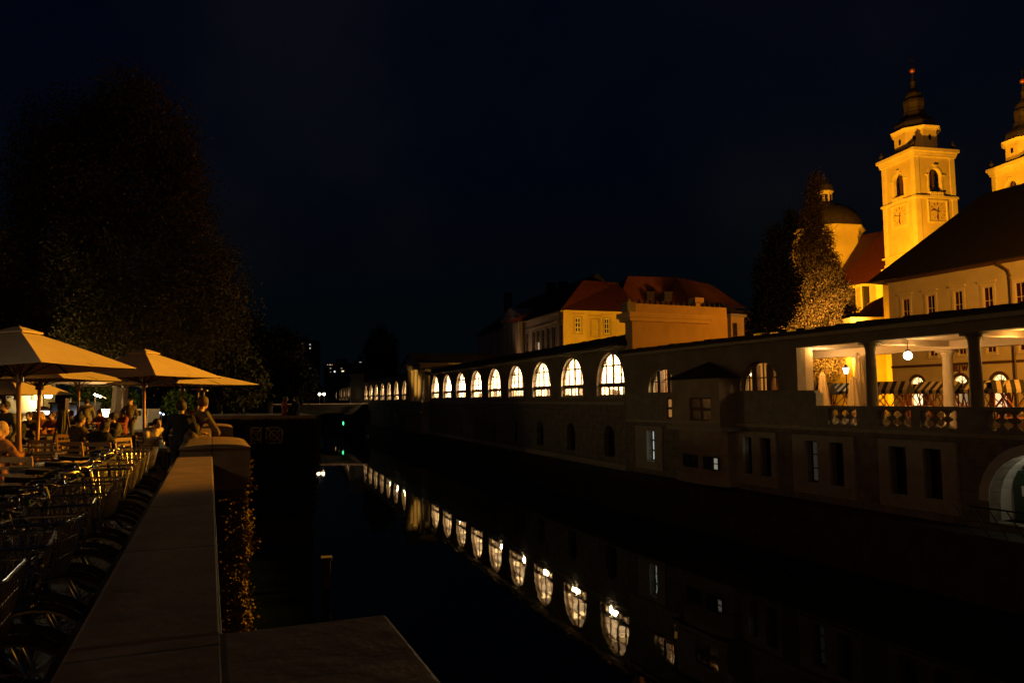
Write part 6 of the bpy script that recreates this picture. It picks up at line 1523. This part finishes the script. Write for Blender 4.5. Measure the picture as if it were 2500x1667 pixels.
x, y = PL(395, 40); p_ = P(395,1009,40); t = thing("bicycle_light_pair", "two tiny bluish lights shining left of the leaning man", "light", (p_.x,p_.y,p_.z)); MB().ball((-.08,0,.03),.035).ball((.09,0,-.05),.035).build("bulb", emitmat("blue_white",(0.5,0.6,1),12), t); MB().tube([(0,0,G-p_.z),(0,0,0)],.02,6).build("stand", darkmetal, t)
# ---------------------------------------------------------------- far bridge and town
YBr = 150
xa = P(725,985,YBr); xb2_ = P(905,985,YBr)
br = thing("road_bridge", "low bridge crossing the river far away with a lit railing line", "bridge", (xa.x,YBr,0)); Wd = xb2_.x-xa.x
m_ = MB(); n = 16; 
for k in range(n):
    x0, x1 = Wd*k/n, Wd*(k+1)/n; z = lambda x_: -2.6-3.2*abs(2*x_/Wd-1)**2.2
    m_.frus([(x0,0,z(x0)),(x1,0,z(x1)),(x1,8,z(x1)),(x0,8,z(x0))],[(x0,0,-1.45),(x1,0,-1.45),(x1,8,-1.45),(x0,8,-1.45)])
m_.build("arch", dimstone, br); m_ = MB(); m_.box((-6,-.15,-1.449),(Wd+6,.1,-.85)); m_.build("railing", dimstone, br)
m_ = MB(); m_.box((-6,-.2,-.849),(Wd+6,.14,-.74)); m_.build("rail_top", emitmat("lit_rail_glow",(1,0.35,0.10),0.14), br)  # rail top glows faintly to stand for lamplight on it
for px, lab in ((780,"left"),(791,"right")):
    x, y = PL(px, YBr+2); z = P(px,962,YBr+2).z
    t = thing("bridge_lamp", "bright twin-glow lamp on the far bridge, %s one of the pair" % lab, "street lamp", (x,y,-1.4), 0, "lamps on the far bridge")
    MB().tube([(0,0,0),(0,0,z+1.3)],.08,6).build("post", darkmetal, t); MB().ball((0,0,z+1.4),.3,.3,.26).build("globe", emitmat("bridge_globe_"+lab,(1,0.82,0.5),12), t, True)
    lamp_light("bridge_light",(0,-.6,z+1.3),12,WARM,.3,parent=t)
p_ = P(838,1033,135); t = thing("green_reflection", "tiny added green glow standing for a reflection far down the river", "light reflection", (p_.x,p_.y,p_.z)); MB().ball((0,0,0),.16,.16,.35).build("bulb", emitmat("green_glow",(0.05,1,0.35),1.6), t); MB().tube([(0,0,-2.5),(0,0,-.3)],.06,6).build("post", darkmetal, t)  # bulb and post added in place of a green reflection in the water
hl = MB(); rnd = random.Random(5); N = 60
top = [(-500+14*k, 470+20*math.sin(k*.4), 9+7*math.sin(k*.23)+3*math.sin(k*.9)+rnd.uniform(-1,1)) for k in range(N)]
for k in range(N-1):
    a_, b_ = top[k], top[k+1]; hl.face([(a_[0],400,WZ),(b_[0],400,WZ),b_,a_]); hl.face([a_,b_,(b_[0],640,WZ),(a_[0],640,WZ)])
tag(hl.build("far_hill", mat("hill_green",(0.02,0.028,0.012),0.9,0.4,0.1,0.3)), kind='structure')
def tower_block(label, px0, px1, rtop, Y, lit, g="apartment blocks on the horizon"):
    a_ = P(px0,975,Y); b_ = P(px1,rtop,Y); t = thing("apartment_block", label, "building", (a_.x,Y,G)); W_ = b_.x-a_.x; h_ = b_.z-G
    MB().box((0,0,0),(W_,14,h_)).box((W_*.3,3,h_),(W_*.6,8,h_+2.4)).build("wall", mat("far_block_concrete",(0.12,0.11,0.10),0.9,0.2,.3,0), t)
    for k, (px, rw, w_, hh, col, s_) in enumerate(lit):
        q = P(px,rw,Y)-Vector((a_.x,Y,G)); k_ = Y/F
        MB().box((q.x-w_*k_*.36,-.12,q.z-hh*k_*.36),(q.x+w_*k_*.36,-.02,q.z+hh*k_*.36)).build("lit_window", emitmat("far_window_%s_%d" % (px, rw),col,s_), t)
    for r in range(min(6,int(h_/3.2))):
        for c_ in range(max(2,min(6,int(W_/3)))): MB().box((1+c_*3,-.05,h_-3+1.0-r*3.2),(2.4+c_*3,-.003,h_-3+2.5-r*3.2)).build("dark_window", dark_glass, t)
    return t
wy = (1,0.8,0.45); wc = (0.85,0.9,1)
tower_block("dark tower block left of the river bend with six tiny lit windows", 704, 766, 830, 400, [(717,839,4,3,wy,.45),(738,838.5,5,2.5,wy,.4),(757,841,4,4.5,wc,.5),(757,850,4,5,wy,.6),(738,899,4,3,wy,.6),(757,898,4,5,wy,.3)])
tower_block("low wide block on the horizon with bright small windows", 790, 872, 886, 380, [(800,890.5,3,2.5,wy,.5),(806,890.5,4,2.5,wy,.8),(811,890.5,3,2.5,(1,.4,.1),.6),(807,899,4,4,wy,.3),(817,907,4.5,5,wc,1.6),(837,906,8,4,wy,1.3),(834,899,5,3,wy,.25),(807,908,4,2,wy,.25)])
tower_block("pale stepped block above the middle arcade's far end", 862, 884, 880, 330, [(880,884,7,1.8,wc,.5)])
# ---------------------------------------------------------------- lamps of the place
def flood(label, loc, target, power, col, cone, radius=0.4, blend=0.25, mast=True, base=G):
    t = thing("floodlight", label, "floodlight", loc)
    d = (Vector(target)-Vector(loc)).normalized(); 
    o = MB().box((-.25,-.14,-.3),(.25,.14,-.05)).build("housing", darkmetal, t); o.rotation_euler = d.to_track_quat('-Z','Y').to_euler(); o.location = -d*0.35
    if mast: MB().tube([(0,0.0,base-loc[2]),(0,0.0,-.75)],.06,8).build("mast", darkmetal, t)
    l = lamp_light("flood_beam", loc, power, col, radius, 'SPOT', target, cone, blend); l.parent = t; l.matrix_parent_inverse = Matrix.Translation(Vector(loc)).inverted()
    return t
DEEP = (1.0,0.375,0.008)
flood("mast floodlight across the river lighting the terrace umbrellas", (28,38,10.0), (-12.5,18.9,0.3), 150000, (1.0,0.39,0.02), 41, 0.3, 0.10)
flood("roof floodlight aimed at the left church tower", (42.5,92,13.2), (58,112,26), 85000, DEEP, 75, 0.5, 0.5, False)
flood("roof floodlight aimed at the right church tower", (62,86,14.5), (86,118,40), 100000, DEEP, 36, 0.5, 0.5, False)
flood("floodlight lighting the dome and nave", (44,98,9.5), (48,124,16), 15000, DEEP, 110, 0.5, 0.5, False)
flood("ground floodlight beside the annex wall", (35.5,77,1.0), (41.5,88,4), 8000, (1.0,0.38,0.006), 120, 0.3, 0.6, False)
flood("ground floodlight under the poplar", (37.2,78,4.2), (36.0,89,8), 42000, (1.0,0.45,0.07), 78, 0.3, 0.6, False)
flood("street floodlight on the square lighting the palace front", (37,38,7), (46,62,3), 26000, (1.0,0.38,0.03), 140, 0.4, 0.6)
flood("floodlight on the square lighting the orange gable block", (31,43,5.5), (11,49,3.5), 10500, (1.0,0.34,0.01), 70, 0.4, 0.5)
flood("floodlight lighting the yellow house end wall", (14,68,3.0), (9,91,9), 14000, (1.0,0.46,0.012), 70, 0.4, 0.5)
t = street_lamp("added unseen street lamp far behind the viewpoint standing for the faint orange town light", 1250, 900, 60, 0)
t.location = (-14,-42,G); lamp_light("town_light",(0,0,15),3500,(1.0,0.45,0.03),2.0,parent=t)  # unseen light added to stand for the many lamps of the town
lamp_light("long_building_light",(-4,101,2.5),450,(1.0,0.55,0.3),.5)
t = street_lamp("terrace lamp just outside the left edge lighting the bicycles' chrome", -260, 820, 9.0, 240)
tag(t, None)
